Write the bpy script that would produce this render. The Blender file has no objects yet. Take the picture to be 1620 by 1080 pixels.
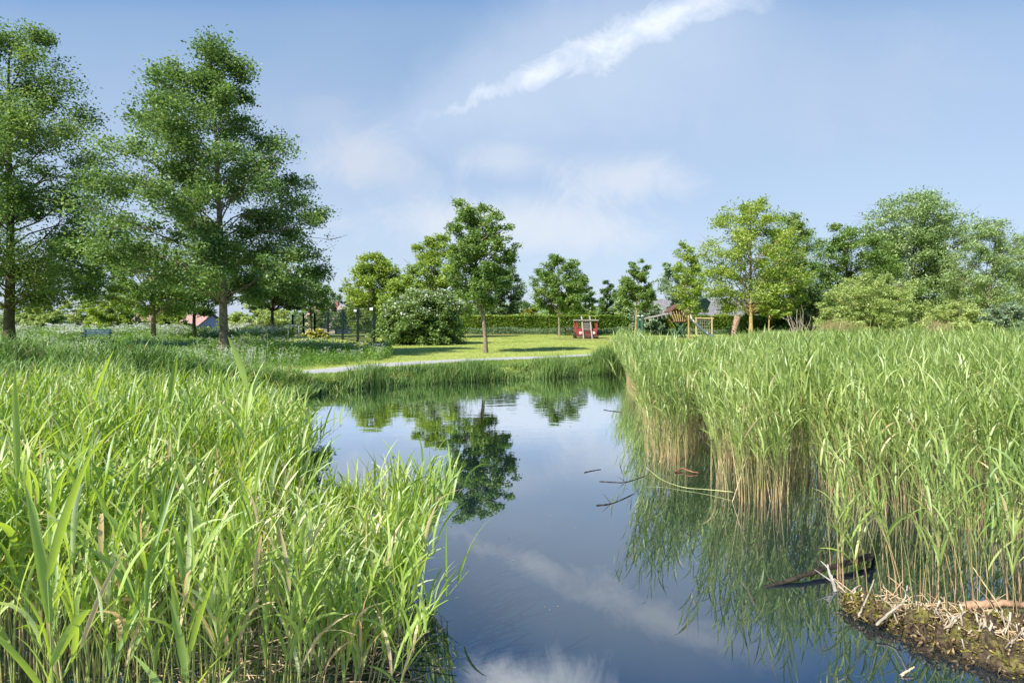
import bpy, math, random
import numpy as np
from math import radians, sin, cos, pi

# ------------------------------------------------------------------ camera, world, sun
SC = bpy.context.scene
COL = SC.collection
EYE = 2.0                      # eye height over the water
LAND = 0.4                     # lawn height over the water
EXPOSURE = 1.5
SUN_EL, SUN_AZ = radians(44), radians(224)       # azimuth clockwise from +Y : the sun stands to the left, a little behind

cam_d = bpy.data.cameras.new('camera'); cam = bpy.data.objects.new('camera', cam_d); COL.objects.link(cam)
cam.location = (0, 0, EYE); cam.rotation_euler = (radians(90), 0, 0)
cam_d.sensor_width = 36; cam_d.lens = 20; cam_d.shift_y = -33/1620
cam_d.clip_start = 0.05; cam_d.clip_end = 6000
SC.camera = cam

SC.view_settings.view_transform = 'Standard'; SC.view_settings.look = 'None'
SC.view_settings.gamma = 1; SC.view_settings.use_curve_mapping = False
SC.view_settings.exposure = EXPOSURE
SC.render.engine = 'CYCLES'
try:
    SC.cycles.max_bounces = 8; SC.cycles.diffuse_bounces = 3; SC.cycles.glossy_bounces = 3
    SC.cycles.transmission_bounces = 4; SC.cycles.transparent_max_bounces = 8
    SC.cycles.sample_clamp_indirect = 6
except Exception: pass


class NT:
    """small node helper"""
    def __init__(s, tree): s.t = tree; s.n = tree.nodes; s.l = tree.links
    def new(s, typ, **kw):
        n = s.n.new(typ)
        for k, v in kw.items():
            setattr(n, k, v)
        return n
    def put(s, sock, v):
        if hasattr(v, 'is_output') or isinstance(v, bpy.types.NodeSocket): s.l.new(v, sock)
        else:
            if sock.type == 'RGBA' and len(v) == 3: v = (*v, 1)
            sock.default_value = v
    def math(s, op, a, b=0.0, c=0.0, clamp=False):
        n = s.new('ShaderNodeMath', operation=op, use_clamp=clamp)
        s.put(n.inputs[0], a); s.put(n.inputs[1], b); s.put(n.inputs[2], c)
        return n.outputs[0]
    def mix(s, f, a, b, blend='MIX'):
        n = s.new('ShaderNodeMix', data_type='RGBA', blend_type=blend)
        s.put(n.inputs[0], f); s.put(n.inputs[6], a); s.put(n.inputs[7], b)
        return n.outputs[2]
    def ramp(s, v, lo, hi, a=0.0, b=1.0, smooth=True):
        n = s.new('ShaderNodeMapRange', interpolation_type='SMOOTHSTEP' if smooth else 'LINEAR')
        s.put(n.inputs[0], v); s.put(n.inputs[1], lo); s.put(n.inputs[2], hi); s.put(n.inputs[3], a); s.put(n.inputs[4], b)
        return n.outputs[0]
    def noise(s, vec, scale, detail=4, rough=0.55, dist=0.0):
        n = s.new('ShaderNodeTexNoise')
        s.put(n.inputs['Vector'], vec); n.inputs['Scale'].default_value = scale
        n.inputs['Detail'].default_value = detail; n.inputs['Roughness'].default_value = rough
        n.inputs['Distortion'].default_value = dist
        return n.outputs[0]
    def xyz(s, v):
        n = s.new('ShaderNodeSeparateXYZ'); s.put(n.inputs[0], v); return n.outputs
    def comb(s, x, y, z):
        n = s.new('ShaderNodeCombineXYZ'); s.put(n.inputs[0], x); s.put(n.inputs[1], y); s.put(n.inputs[2], z); return n.outputs[0]


# world: Nishita sky with thin cloud veils laid over it by sky direction
W = bpy.data.worlds.new('World'); SC.world = W; W.use_nodes = True
w = NT(W.node_tree); w.n.clear()
sky = w.new('ShaderNodeTexSky', sky_type='NISHITA', sun_disc=False)
sky.sun_elevation = SUN_EL; sky.sun_rotation = SUN_AZ
sky.air_density = 1.0; sky.dust_density = 1.0; sky.ozone_density = 1.5
STR = 0.10
K = 1.0/(STR*2**EXPOSURE)                         # target display value -> node value
tc = w.new('ShaderNodeTexCoord')
X, Y, Z = w.xyz(tc.outputs['Generated'])
yy = w.math('MAXIMUM', Y, 0.12)
u = w.math('DIVIDE', X, yy); v = w.math('DIVIDE', Z, yy)
uv = w.comb(u, v, 0.0)
# stratus colours
hz = w.ramp(v, 0.05, 0.62)
veil = w.mix(hz, tuple(c*K for c in (.51, .62, .80)), tuple(c*K for c in (.28, .44, .69)))
soft = w.noise(uv, 2.2, 5, .5, .3)
softm = w.ramp(soft, .40, .75)
veil = w.mix(w.ramp(v, .51, .66), veil, tuple(c*K for c in (.06, .25, .66)))
veil = w.mix(w.math('MULTIPLY', softm, w.ramp(v, .35, .6, .45, .12)), veil, tuple(c*K for c in (.55, .65, .81)))
rightm = w.math('MULTIPLY', w.ramp(u, -.1, .8, 0, .55), w.ramp(v, .75, .45))
veil = w.mix(rightm, veil, tuple(c*K for c in (.47, .61, .82)))
base = w.mix(.86, sky.outputs[0], veil)
# bright streak running from upper right down to the left
dx, dy = .93, .366
uo = w.math('ADD', u, .133); vo = w.math('SUBTRACT', v, .363)
al = w.math('ADD', w.math('MULTIPLY', uo, dx), w.math('MULTIPLY', vo, dy))
pe = w.math('SUBTRACT', w.math('MULTIPLY', vo, dx), w.math('MULTIPLY', uo, dy))
n1 = w.noise(uv, 8.0, 8, .66, .8); n2 = w.noise(uv, 3.2, 4, .5)
pe = w.math('ADD', pe, w.math('MULTIPLY', w.math('SUBTRACT', n1, .5), .105))
pe = w.math('ADD', pe, w.math('MULTIPLY', w.math('SUBTRACT', n2, .52), .05))
ab = w.math('ABSOLUTE', pe)
wid = w.ramp(al, -.05, .40, .022, .072, False)
core = w.ramp(w.math('DIVIDE', ab, wid), 1.0, 0.0)
fade = w.math('MULTIPLY', w.ramp(al, -.30, .16), w.ramp(al, .75, .45))
core = w.math('MULTIPLY', core, fade)
halo = w.math('MULTIPLY', w.ramp(w.math('DIVIDE', ab, wid), 4.2, 0.2), w.math('MULTIPLY', fade, .20))
glow = w.math('MAXIMUM', halo, w.math('MULTIPLY', core, w.math('MULTIPLY', w.ramp(al, -.1, .24, .42, .9), w.ramp(w.noise(uv, 14.0, 7, .62, .6), .28, .70, .40, .72))))
base = w.mix(glow, base, tuple(c*K for c in (1.25, 1.28, 1.32)))
# soft pinkish patch low on the left; white ones added to brighten the water's reflection
def patch(cu, cv, ru, rv, amt, col):
    global base
    a_ = w.math('DIVIDE', w.math('SUBTRACT', u, cu), ru); b_ = w.math('DIVIDE', w.math('SUBTRACT', v, cv), rv)
    d = w.math('SQRT', w.math('ADD', w.math('MULTIPLY', a_, a_), w.math('MULTIPLY', b_, b_)))
    d = w.math('ADD', d, w.math('MULTIPLY', w.math('SUBTRACT', n1, .5), 1.6))
    f = w.math('MULTIPLY', w.ramp(d, 1.0, .1), amt)
    base = w.mix(f, base, tuple(c*K for c in col))
patch(-.27, .285, .12, .07, .75, (.70, .76, .88))
patch(-.20, .25, .10, .05, .35, (.70, .76, .88))
patch(.00, .165, .36, .075, .55, (.92, .94, .98))  # low white clouds added so the pond mirrors a brighter sky
patch(.20, .25, .17, .06, .50, (.92, .94, .98))
patch(-.02, .28, .12, .045, .35, (.90, .93, .98))
patch(-.33, .36, .10, .05, .25, (.66, .72, .86))
patch(.02, .66, .20, .095, .95, (1.9, 1.95, 2.05))  # unseen bright cloud over the view, added for its reflection in the pond
patch(.62, .40, .30, .16, .25, (.62, .70, .88))
bg = w.new('ShaderNodeBackground'); w.l.new(base, bg.inputs[0]); bg.inputs[1].default_value = STR
out = w.new('ShaderNodeOutputWorld'); w.l.new(bg.outputs[0], out.inputs[0])

sun_d = bpy.data.lights.new('sun', 'SUN'); sun_d.energy = 3.3; sun_d.angle = radians(0.6); sun_d.color = (1, .95, .86)
sun = bpy.data.objects.new('sun', sun_d); COL.objects.link(sun)
sun.rotation_euler = (radians(90) - SUN_EL, 0, -SUN_AZ + pi)   # shines from azimuth SUN_AZ
from mathutils import Vector
SDIR = Vector((sin(SUN_AZ)*cos(SUN_EL), cos(SUN_AZ)*cos(SUN_EL), sin(SUN_EL)))
sun.rotation_euler = (-SDIR).to_track_quat('-Z', 'Y').to_euler()

# ------------------------------------------------------------------ picture plane -> place helpers
F = 900.0
def at(px, d, py=507): return np.array([(px-810)/F*d, d, EYE-(py-507)/F*d])
def on(px, py, z=LAND):
    d = (EYE-z)*F/(py-507); return np.array([(px-810)/F*d, d, z])

def tag(o, label=None, cat=None, group=None, kind=None):
    if label: o['label'] = label
    if cat: o['category'] = cat
    if group: o['group'] = group
    if kind: o['kind'] = kind
    return o
def empty(name, loc, label, cat, group=None, rz=0):
    o = bpy.data.objects.new(name, None); COL.objects.link(o); o.location = tuple(float(c) for c in loc); o.rotation_euler = (0, 0, rz)
    o.empty_display_size = .2
    return tag(o, label, cat, group)

# ------------------------------------------------------------------ materials
MATS = {}
def mat(name, col, rough=.7, metal=0, var=.25, scale=6, bump=0.0, col2=None, spec=.3):
    if name in MATS: return MATS[name]
    m = bpy.data.materials.new(name); m.use_nodes = True; t = NT(m.node_tree)
    p = t.n['Principled BSDF']
    tcn = t.new('ShaderNodeTexCoord').outputs['Object']
    n = t.noise(tcn, scale, 5, .6)
    c2 = col2 or tuple(c*(1-var) for c in col)
    c1 = col if col2 else tuple(min(1, c*(1+var)) for c in col)
    t.put(p.inputs['Base Color'], t.mix(t.ramp(n, .35, .65), c2, c1))
    p.inputs['Roughness'].default_value = rough; p.inputs['Metallic'].default_value = metal
    p.inputs['Specular IOR Level'].default_value = spec
    if bump:
        b = t.new('ShaderNodeBump'); b.inputs['Strength'].default_value = bump; b.inputs['Distance'].default_value = .02
        t.put(b.inputs['Height'], t.noise(tcn, scale*3, 6, .65)); t.l.new(b.outputs[0], p.inputs['Normal'])
    MATS[name] = m; return m

def leaf_mat(name, a, b, c=None, trans=.4, gloss=.06, rough=.45, straw=None, patch_scale=.25, patch_amt=.35):
    """thin leaf: colour varies leaf by leaf (tint), a dry straw share rides on the straw attribute"""
    m = bpy.data.materials.new(name); m.use_nodes = True; t = NT(m.node_tree); t.n.clear()
    at1 = t.new('ShaderNodeAttribute', attribute_name='tint').outputs['Fac']
    geo = t.new('ShaderNodeNewGeometry')
    big = t.ramp(t.noise(geo.outputs['Position'], patch_scale, 3, .5), .3, .7, -patch_amt*.5, patch_amt*.5)
    f = t.math('ADD', at1, big, clamp=True)
    col = t.mix(f, a, b)
    if c: col = t.mix(t.ramp(f, .78, 1.0), col, c)
    if straw:
        at2 = t.new('ShaderNodeAttribute', attribute_name='straw').outputs['Fac']
        col = t.mix(at2, col, straw)
    di = t.new('ShaderNodeBsdfDiffuse'); t.put(di.inputs['Color'], col)
    tr = t.new('ShaderNodeBsdfTranslucent')
    hs = t.new('ShaderNodeHueSaturation'); hs.inputs['Saturation'].default_value = 1.12; hs.inputs['Value'].default_value = 1.25
    hs.inputs['Hue'].default_value = .488
    t.put(hs.inputs['Color'], col); t.put(tr.inputs['Color'], hs.outputs[0])
    mx = t.new('ShaderNodeMixShader'); mx.inputs[0].default_value = trans
    t.l.new(di.outputs[0], mx.inputs[1]); t.l.new(tr.outputs[0], mx.inputs[2])
    gl = t.new('ShaderNodeBsdfGlossy'); gl.inputs['Roughness'].default_value = rough+.12; gl.inputs['Color'].default_value = (.9, .95, 1, 1)
    m2 = t.new('ShaderNodeMixShader'); m2.inputs[0].default_value = gloss*.45
    t.l.new(mx.outputs[0], m2.inputs[1]); t.l.new(gl.outputs[0], m2.inputs[2])
    o = t.new('ShaderNodeOutputMaterial'); t.l.new(m2.outputs[0], o.inputs[0])
    return m

STRAW = (.70, .50, .30)
L_OAK = leaf_mat('oak_leaf', (0.088, 0.165, 0.042), (0.205, 0.32, 0.085), (0.3, 0.39, 0.11), .38, .07)
L_MID = leaf_mat('mid_leaf', (0.1, 0.19, 0.042), (0.24, 0.36, 0.085), (0.34, 0.43, 0.12), .40, .06)
L_LIGHT = leaf_mat('light_leaf', (0.190, 0.291, 0.047), (0.370, 0.482, 0.090), (0.459, 0.538, 0.134), .42, .06)
L_DARK = leaf_mat('dark_leaf', (0.072, 0.137, 0.042), (0.163, 0.254, 0.078), None, .32, .07)
L_WILLOW = leaf_mat('willow_leaf', (0.177, 0.275, 0.091), (0.354, 0.464, 0.171), (0.464, 0.561, 0.268), .36, .10)
L_HAW = leaf_mat('hawthorn_leaf', (0.105, 0.187, 0.039), (0.248, 0.352, 0.088), (0.330, 0.429, 0.132), .34, .08)
L_GREY = leaf_mat('grey_willow_leaf', (0.187, 0.273, 0.151), (0.359, 0.460, 0.273), None, .34, .08)
L_BUSH = leaf_mat('bush_leaf', (0.271, 0.366, 0.100), (0.496, 0.590, 0.201), (0.590, 0.637, 0.283), .38, .08)
L_YEL = leaf_mat('yellow_leaf', (.20, .25, .035), (.36, .38, .06), None, .40, .05)
L_HEDGE = leaf_mat('hedge_leaf', (0.090, 0.180, 0.022), (0.240, 0.348, 0.042), (0.384, 0.432, 0.084), .36, .06)
L_BLOSSOM = leaf_mat('white_blossom', (.50, .53, .45), (.72, .74, .68), None, .25, .02)
L_YFLOW = leaf_mat('yellow_blossom', (.55, .52, .16), (.74, .70, .26), None, .25, .02)
L_HERB = leaf_mat('herb_leaf', (0.09, 0.19, 0.032), (0.21, 0.345, 0.065), (0.3, 0.42, 0.1), .36, .04)
L_NETTLE = leaf_mat('nettle_leaf', (.10, .17, .07), (.20, .28, .13), None, .36, .04)
L_REED_A = leaf_mat('reed_leaf_sunlit', (0.2, 0.33, 0.05), (0.44, 0.565, 0.105), (0.6, 0.66, 0.31), .50, .13, .38, STRAW, .7, .45)  # backlit yellow and whitish leaf sheen are put into these colours
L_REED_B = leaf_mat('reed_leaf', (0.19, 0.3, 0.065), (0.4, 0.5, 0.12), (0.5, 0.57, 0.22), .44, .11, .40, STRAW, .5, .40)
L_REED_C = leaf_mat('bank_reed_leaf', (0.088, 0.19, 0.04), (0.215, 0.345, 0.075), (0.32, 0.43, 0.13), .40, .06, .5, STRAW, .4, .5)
L_MEADOW = leaf_mat('meadow_leaf', (0.23, 0.34, 0.1), (0.44, 0.54, 0.19), (0.54, 0.6, 0.3), .42, .08, .45, STRAW, .16, .5)
L_LAWN = leaf_mat('lawn_leaf', (0.19, 0.28, 0.05), (0.4, 0.44, 0.11), (0.5, 0.48, 0.2), .35, .03, .5, None, .45, 1.0)
L_GRASS = leaf_mat('bank_grass_leaf', (0.12, 0.21, 0.035), (0.25, 0.35, 0.075), (0.33, 0.41, 0.12), .36, .04, .5, STRAW, .4, .5)
L_DRY = leaf_mat('dry_reed_leaf', (.30, .24, .12), (.46, .38, .20), None, .3, .03)

BARK = mat('grey_brown_bark', (.20, .165, .11), .9, var=.4, scale=9, bump=.6)
BARK_G = mat('mossy_bark', (.12, .12, .055), .9, col2=(.055, .045, .03), scale=5, bump=.6)
BARK_T = mat('tan_bark', (.33, .25, .11), .9, var=.3, scale=8, bump=.5)
BARK_D = mat('dark_bark', (.085, .07, .05), .9, var=.35, scale=8, bump=.5)
BARK_W = mat('bleached_wood', (.36, .32, .25), .9, var=.25, scale=9, bump=.4)

# ------------------------------------------------------------------ fast mesh builder (quads + leaf attributes)
class MB:
    def __init__(s): s.V = []; s.Q = []; s.T = []; s.S = []; s.n = 0
    def add(s, V, Q, tint=.5, straw=0.0):
        V = np.asarray(V, np.float32).reshape(-1, 3); Q = np.asarray(Q, np.int64).reshape(-1, 4)
        s.V.append(V); s.Q.append(Q+s.n); s.n += len(V)
        s.T.append(np.broadcast_to(np.asarray(tint, np.float32), (len(V),)))
        s.S.append(np.broadcast_to(np.asarray(straw, np.float32), (len(V),)))
    def build(s, name, material, parent=None, loc=None, smooth=False):
        V = np.concatenate(s.V); Q = np.concatenate(s.Q).astype(np.int32)
        if loc is not None: V = V - np.asarray(loc, np.float32)
        me = bpy.data.meshes.new(name)
        me.vertices.add(len(V)); me.vertices.foreach_set('co', V.ravel())
        me.loops.add(len(Q)*4); me.loops.foreach_set('vertex_index', Q.ravel())
        me.polygons.add(len(Q)); me.polygons.foreach_set('loop_start', np.arange(0, len(Q)*4, 4, dtype=np.int32))
        if smooth: me.polygons.foreach_set('use_smooth', np.ones(len(Q), bool))
        for nm, A in (('tint', s.T), ('straw', s.S)):
            a = me.attributes.new(nm, 'FLOAT', 'POINT'); a.data.foreach_set('value', np.concatenate(A).astype(np.float32))
        me.update(calc_edges=True); me.materials.append(material)
        o = bpy.data.objects.new(name, me); COL.objects.link(o)
        if parent is not None: o.parent = parent
        elif loc is not None: o.location = tuple(float(c) for c in loc)
        return o

def norm(v): return v/np.maximum(np.linalg.norm(v, axis=-1, keepdims=True), 1e-9)

def tubes(mb, P, R, sides=5, tint=.5, straw=0.0):
    """P (N,K,3) centre lines, R (N,K) radii -> quads"""
    P = np.asarray(P, float); R = np.asarray(R, float)
    N, Kk, _ = P.shape
    T = norm(np.gradient(P, axis=1))
    ref = np.where(np.abs(T[..., 2:3]) > .9, np.array([1., 0, 0]), np.array([0, 0, 1.]))
    A = norm(np.cross(T, ref)); B = np.cross(T, A)
    th = np.arange(sides)/sides*2*pi
    ring = P[:, :, None, :] + R[:, :, None, None]*(A[:, :, None, :]*np.cos(th)[None, None, :, None] + B[:, :, None, :]*np.sin(th)[None, None, :, None])
    V = ring.reshape(-1, 3)
    i = np.arange(N)[:, None, None]*Kk*sides + np.arange(Kk-1)[None, :, None]*sides + np.arange(sides)[None, None, :]
    j = np.arange(N)[:, None, None]*Kk*sides + np.arange(Kk-1)[None, :, None]*sides + ((np.arange(sides)+1) % sides)[None, None, :]
    Q = np.stack([i, j, j+sides, i+sides], -1).reshape(-1, 4)
    st = straw
    if np.ndim(straw) == 2: st = np.repeat(np.asarray(straw), sides, axis=1).ravel()
    ti = tint
    if np.ndim(tint) == 1: ti = np.repeat(np.asarray(tint), Kk*sides)
    mb.add(V, Q, ti, st)

def ribbons(mb, base, az, elev, droop, length, width, rng, seg=4, fold=False, tint=.5, straw=0.0, prof=None, curl=1.3, roll=.5):
    """arching leaves; all arguments are arrays of N"""
    N = len(base); s = np.linspace(0, 1, seg+1)
    e = elev[:, None] - droop[:, None]*s[None, :]**curl
    stp = length[:, None]/seg
    dh = np.cos(e)*stp; dz = np.sin(e)*stp
    h = np.concatenate([np.zeros((N, 1)), np.cumsum(dh[:, :-1], 1)], 1); z = np.concatenate([np.zeros((N, 1)), np.cumsum(dz[:, :-1], 1)], 1)
    d = np.stack([np.cos(az), np.sin(az)], -1)
    sw = rng.normal(0, .25, N)
    P = np.empty((N, seg+1, 3))
    P[..., 0] = base[:, 0, None] + d[:, 0, None]*h - d[:, 1, None]*h*h/length[:, None]*sw[:, None]
    P[..., 1] = base[:, 1, None] + d[:, 1, None]*h + d[:, 0, None]*h*h/length[:, None]*sw[:, None]
    P[..., 2] = base[:, 2, None] + z
    side0 = np.stack([-d[:, 1], d[:, 0], np.zeros(N)], -1)[:, None, :]
    up = np.stack([-d[:, 0, None]*np.sin(e), -d[:, 1, None]*np.sin(e), np.cos(e)], -1)
    ro = rng.normal(0, roll, N)[:, None] + rng.normal(0, .5, N)[:, None]*s[None, :]
    side = side0*np.cos(ro)[..., None] + up*np.sin(ro)[..., None]
    nrm = up*np.cos(ro)[..., None] - side0*np.sin(ro)[..., None]
    if prof is None: prof = np.interp(s, [0, .12, .35, .65, .88, 1], [.45, .8, 1, .8, .36, .03])
    wv = width[:, None]*prof[None, :]*.5
    if fold:
        V = np.stack([P - side*wv[..., None], P - nrm*wv[..., None]*.35, P + side*wv[..., None]], 2); c = 3
    else:
        V = np.stack([P - side*wv[..., None], P + side*wv[..., None]], 2); c = 2
    b = np.arange(N)[:, None, None]*(seg+1)*c + np.arange(seg)[None, :, None]*c + np.arange(c-1)[None, None, :]
    Q = np.stack([b, b+1, b+1+c, b+c], -1).reshape(-1, 4)
    ti = np.repeat(tint, (seg+1)*c) if np.ndim(tint) == 1 else tint
    st = np.repeat(straw, (seg+1)*c) if np.ndim(straw) == 1 else straw
    mb.add(V.reshape(-1, 3), Q, ti, st)

def reeds(mb, P, H, lean, rng, nleaf=8, llen=.38, lw=.026, seg=5, fold=False, stem_r=.004, straw_h=.25, t0=.28, K_=5, wind=(0, 0), straw_amt=1.0, sides=3, droop=(.5, 1.9), dead=.04, el=(.75, 1.25)):
    N = len(P); s = np.linspace(0, 1, K_)
    st = np.empty((N, K_, 3))
    st[..., 0] = P[:, 0, None] + lean[:, 0, None]*H[:, None]*s**1.9
    st[..., 1] = P[:, 1, None] + lean[:, 1, None]*H[:, None]*s**1.9
    st[..., 2] = P[:, 2, None] + H[:, None]*(s - .25*np.linalg.norm(lean, axis=1)[:, None]**2*s**2)
    R = stem_r*(1-.7*s)[None, :]*np.ones((N, 1))
    strawv = np.clip(1.15 - s[None, :]*H[:, None]/np.maximum(straw_h*rng.uniform(.6, 1.5, N), .02)[:, None], 0, 1)*straw_amt
    strawv = np.maximum(strawv, (.20*(1-s))[None, :])
    ti = rng.uniform(.2, .8, N)
    tubes(mb, st, R, sides, ti, strawv)
    az0 = rng.uniform(0, 2*pi, N)
    for j in range(nleaf):
        t = np.clip(t0 + (1-t0)*(j+rng.uniform(.1, .9, N))/nleaf, 0, .995)
        f = t*(K_-1); i0 = np.minimum(f.astype(int), K_-2); fr = (f-i0)[:, None]
        b = st[np.arange(N), i0]*(1-fr) + st[np.arange(N), i0+1]*fr
        az = az0 + j*pi + rng.normal(0, .75, N)
        dx_ = np.cos(az) + wind[0]*1.0 + lean[:, 0]*1.2; dy_ = np.sin(az) + wind[1] + lean[:, 1]*1.2
        az = np.arctan2(dy_, dx_)
        ev = rng.uniform(el[0], el[1], N) + .2*t; dr = rng.uniform(droop[0], droop[1], N)
        ln = llen*rng.uniform(.65, 1.15, N)*np.interp(t, [0, .3, .6, 1], [.7, .9, 1.05, .8]); lwv = lw*rng.uniform(.7, 1.15, N)
        lt = np.clip(ti + rng.normal(0, .22, N), 0, 1)
        ls = (rng.random(N) < dead*np.interp(t, [.2, .6, 1], [4, 1, .1])).astype(float)*.8
        ribbons(mb, b, az, ev, dr, ln, lwv, rng, seg, fold, lt, ls)

def blades(mb, P, H, Wd, rng, seg=3, lean=.35, wind=(0, 0), tmean=.5, tsd=.25, straw=0.0, clump=1):
    N = len(P)
    az = rng.uniform(0, 2*pi, N); az = np.arctan2(np.sin(az)+wind[1], np.cos(az)+wind[0])
    el = pi/2 - np.abs(rng.normal(0, lean, N))*.8
    ribbons(mb, P, az, el, rng.uniform(.1, 1.3, N), H, Wd, rng, seg, False, np.clip(rng.normal(tmean, tsd, N), 0, 1), straw if np.ndim(straw) else np.full(N, straw), prof=np.interp(np.linspace(0, 1, seg+1), [0, .3, .7, 1], [.7, 1, .7, .04]))

def leaf_cards(mb, C, size, rng, up=.35, tint=None, aspect=.55, down=0.0):
    N = len(C)
    n = rng.normal(0, 1, (N, 3)); n[:, 2] = np.abs(n[:, 2])+up*1.6; n = norm(n)
    a = norm(np.cross(n, rng.normal(0, 1, (N, 3))))
    a[:, 2] -= down; a = norm(a); b = norm(np.cross(n, a))
    L = (size*rng.uniform(.65, 1.25, N))[:, None]; Wd = L*aspect
    V = np.stack([C - a*L*.5, C + b*Wd*.5 + n*L*.07 - a*L*.05, C + a*L*.5 - n*L*.10, C - b*Wd*.5 + n*L*.07 - a*L*.05], 1).reshape(-1, 3)
    Q = np.arange(N*4).reshape(-1, 4)
    if tint is None: tint = rng.uniform(0, 1, N)
    mb.add(V, Q, np.repeat(tint, 4), 0.0)

# ------------------------------------------------------------------ polygons / ground
POND = np.array([(-34, -4), (34, -4), (34, 21.5), (12, 22.6), (6, 22.4), (4.2, 21.7), (2.6, 20.6), (.86, 19.6), (-.8, 18.9), (-2.2, 18.2), (-4.3, 16.9),
                 (-5.5, 15.1), (-7.0, 14.0), (-9.5, 13.3), (-14, 13.0), (-34, 12)], float)
def sdf(poly, x, y):
    x = np.asarray(x, float); y = np.asarray(y, float)
    d2 = np.full(x.shape, 1e18); ins = np.zeros(x.shape, bool)
    n = len(poly)
    for i in range(n):
        ax, ay = poly[i]; bx, by = poly[(i+1) % n]
        ex, ey = bx-ax, by-ay; px_, py_ = x-ax, y-ay
        t = np.clip((px_*ex+py_*ey)/(ex*ex+ey*ey), 0, 1)
        d2 = np.minimum(d2, (px_-ex*t)**2+(py_-ey*t)**2)
        c = ((ay > y) != (by > y)) & (x < (bx-ax)*(y-ay)/((by-ay) if by != ay else 1e-9)+ax)
        ins ^= c
    d = np.sqrt(d2); return np.where(ins, -d, d)
def inside(poly, x, y): return sdf(poly, x, y) < 0
def gz(x, y):
    x = np.asarray(x, float); y = np.asarray(y, float)
    w_ = sdf(POND, x, y) + .12*np.sin(x*2.1+.7*np.sin(y*1.3)) + .07*np.sin(x*5.3+1.0)
    t = np.clip((w_+.15)/.55, 0, 1); t = t*t*(3-2*t)
    z = -.7 + (LAND+.7)*t
    # polder lower behind the parsley on the far left
    s1 = np.clip((y-62)/40, 0, 1)*np.clip((-14-x)/20, 0, 1); s1 = s1*s1*(3-2*s1)
    z = z - 2.6*s1
    return z
def pts_in(poly, n, rng, marg=0):
    lo = poly.min(0); hi = poly.max(0); out_ = np.empty((0, 2))
    while len(out_) < n:
        q = rng.uniform(lo, hi, (n*2, 2)); q = q[inside(poly, q[:, 0], q[:, 1])]
        out_ = np.concatenate([out_, q])
    return out_[:n]
def vnoise(x, y, sc, seed):
    """cheap smooth noise in 0..1"""
    r = np.random.default_rng(seed); v_ = np.zeros(np.shape(x))
    for k in range(7):
        a = r.uniform(0, 2*pi); f = sc*r.uniform(.6, 1.9); v_ = v_ + np.sin((np.cos(a)*x+np.sin(a)*y)*f+r.uniform(0, 6.28))
    return .5+.5*np.tanh(v_*.55)

rng = np.random.default_rng(7)

def axis(bands):
    out_ = []
    for a, b, st in bands: out_ += list(np.arange(a, b, st))
    return np.array(out_+[bands[-1][1]])
gx = axis([(-2500, -300, 200), (-300, -80, 12), (-80, -30, 2.5), (-30, -12, .6), (-12, 14, .22), (14, 40, .8), (40, 90, 3), (90, 300, 15), (300, 2500, 200)])
gy = axis([(-60, -8, 4), (-8, 12, .6), (12, 24, .2), (24, 60, .9), (60, 120, 3), (120, 400, 20), (400, 3000, 200)])
GX, GY = np.meshgrid(gx, gy); GZ = gz(GX, GY)
mbg = MB(); nx = len(gx); ny = len(gy)
ii = (np.arange(ny-1)[:, None]*nx + np.arange(nx-1)[None, :]).ravel()
mbg.add(np.stack([GX, GY, GZ], -1).reshape(-1, 3), np.stack([ii, ii+1, ii+1+nx, ii+nx], -1))
def ground_mat():
    m = bpy.data.materials.new('turf_and_mud'); m.use_nodes = True; t = NT(m.node_tree); p = t.n['Principled BSDF']
    pos = t.new('ShaderNodeNewGeometry').outputs['Position']; x_, y_, z_ = t.xyz(pos)
    fine = t.noise(pos, 9, 6, .7); mid = t.noise(pos, 1.1, 5, .6); big = t.noise(pos, .22, 4, .55)
    g = t.mix(t.ramp(fine, .3, .7), (.21, .27, .05), (.36, .40, .10))
    g = t.mix(t.ramp(mid, .35, .7, 0, .6), g, (.40, .42, .12))
    g = t.mix(t.ramp(big, .45, .75, 0, .5), g, (.17, .27, .035))
    mud = t.mix(fine, (.018, .015, .010), (.06, .045, .028))
    c = t.mix(t.ramp(t.math('ADD', z_, t.math('MULTIPLY', t.math('SUBTRACT', mid, .5), .25)), .12, .30), mud, g)
    worn = t.ramp(t.noise(pos, .55, 5, .65), .58, .70, 0, .55); c = t.mix(t.math('MULTIPLY', worn, t.ramp(z_, .3, .39)), c, (.36, .30, .13))
    t.put(p.inputs['Base Color'], c); p.inputs['Roughness'].default_value = .95; p.inputs['Specular IOR Level'].default_value = .1
    b = t.new('ShaderNodeBump'); b.inputs['Strength'].default_value = .6; b.inputs['Distance'].default_value = .05
    t.put(b.inputs['Height'], fine); t.l.new(b.outputs[0], p.inputs['Normal'])
    return m
tag(mbg.build('ground', ground_mat(), smooth=True), 'grassy ground round the pond, mown lawn and muddy bank', 'ground', kind='structure')

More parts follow.
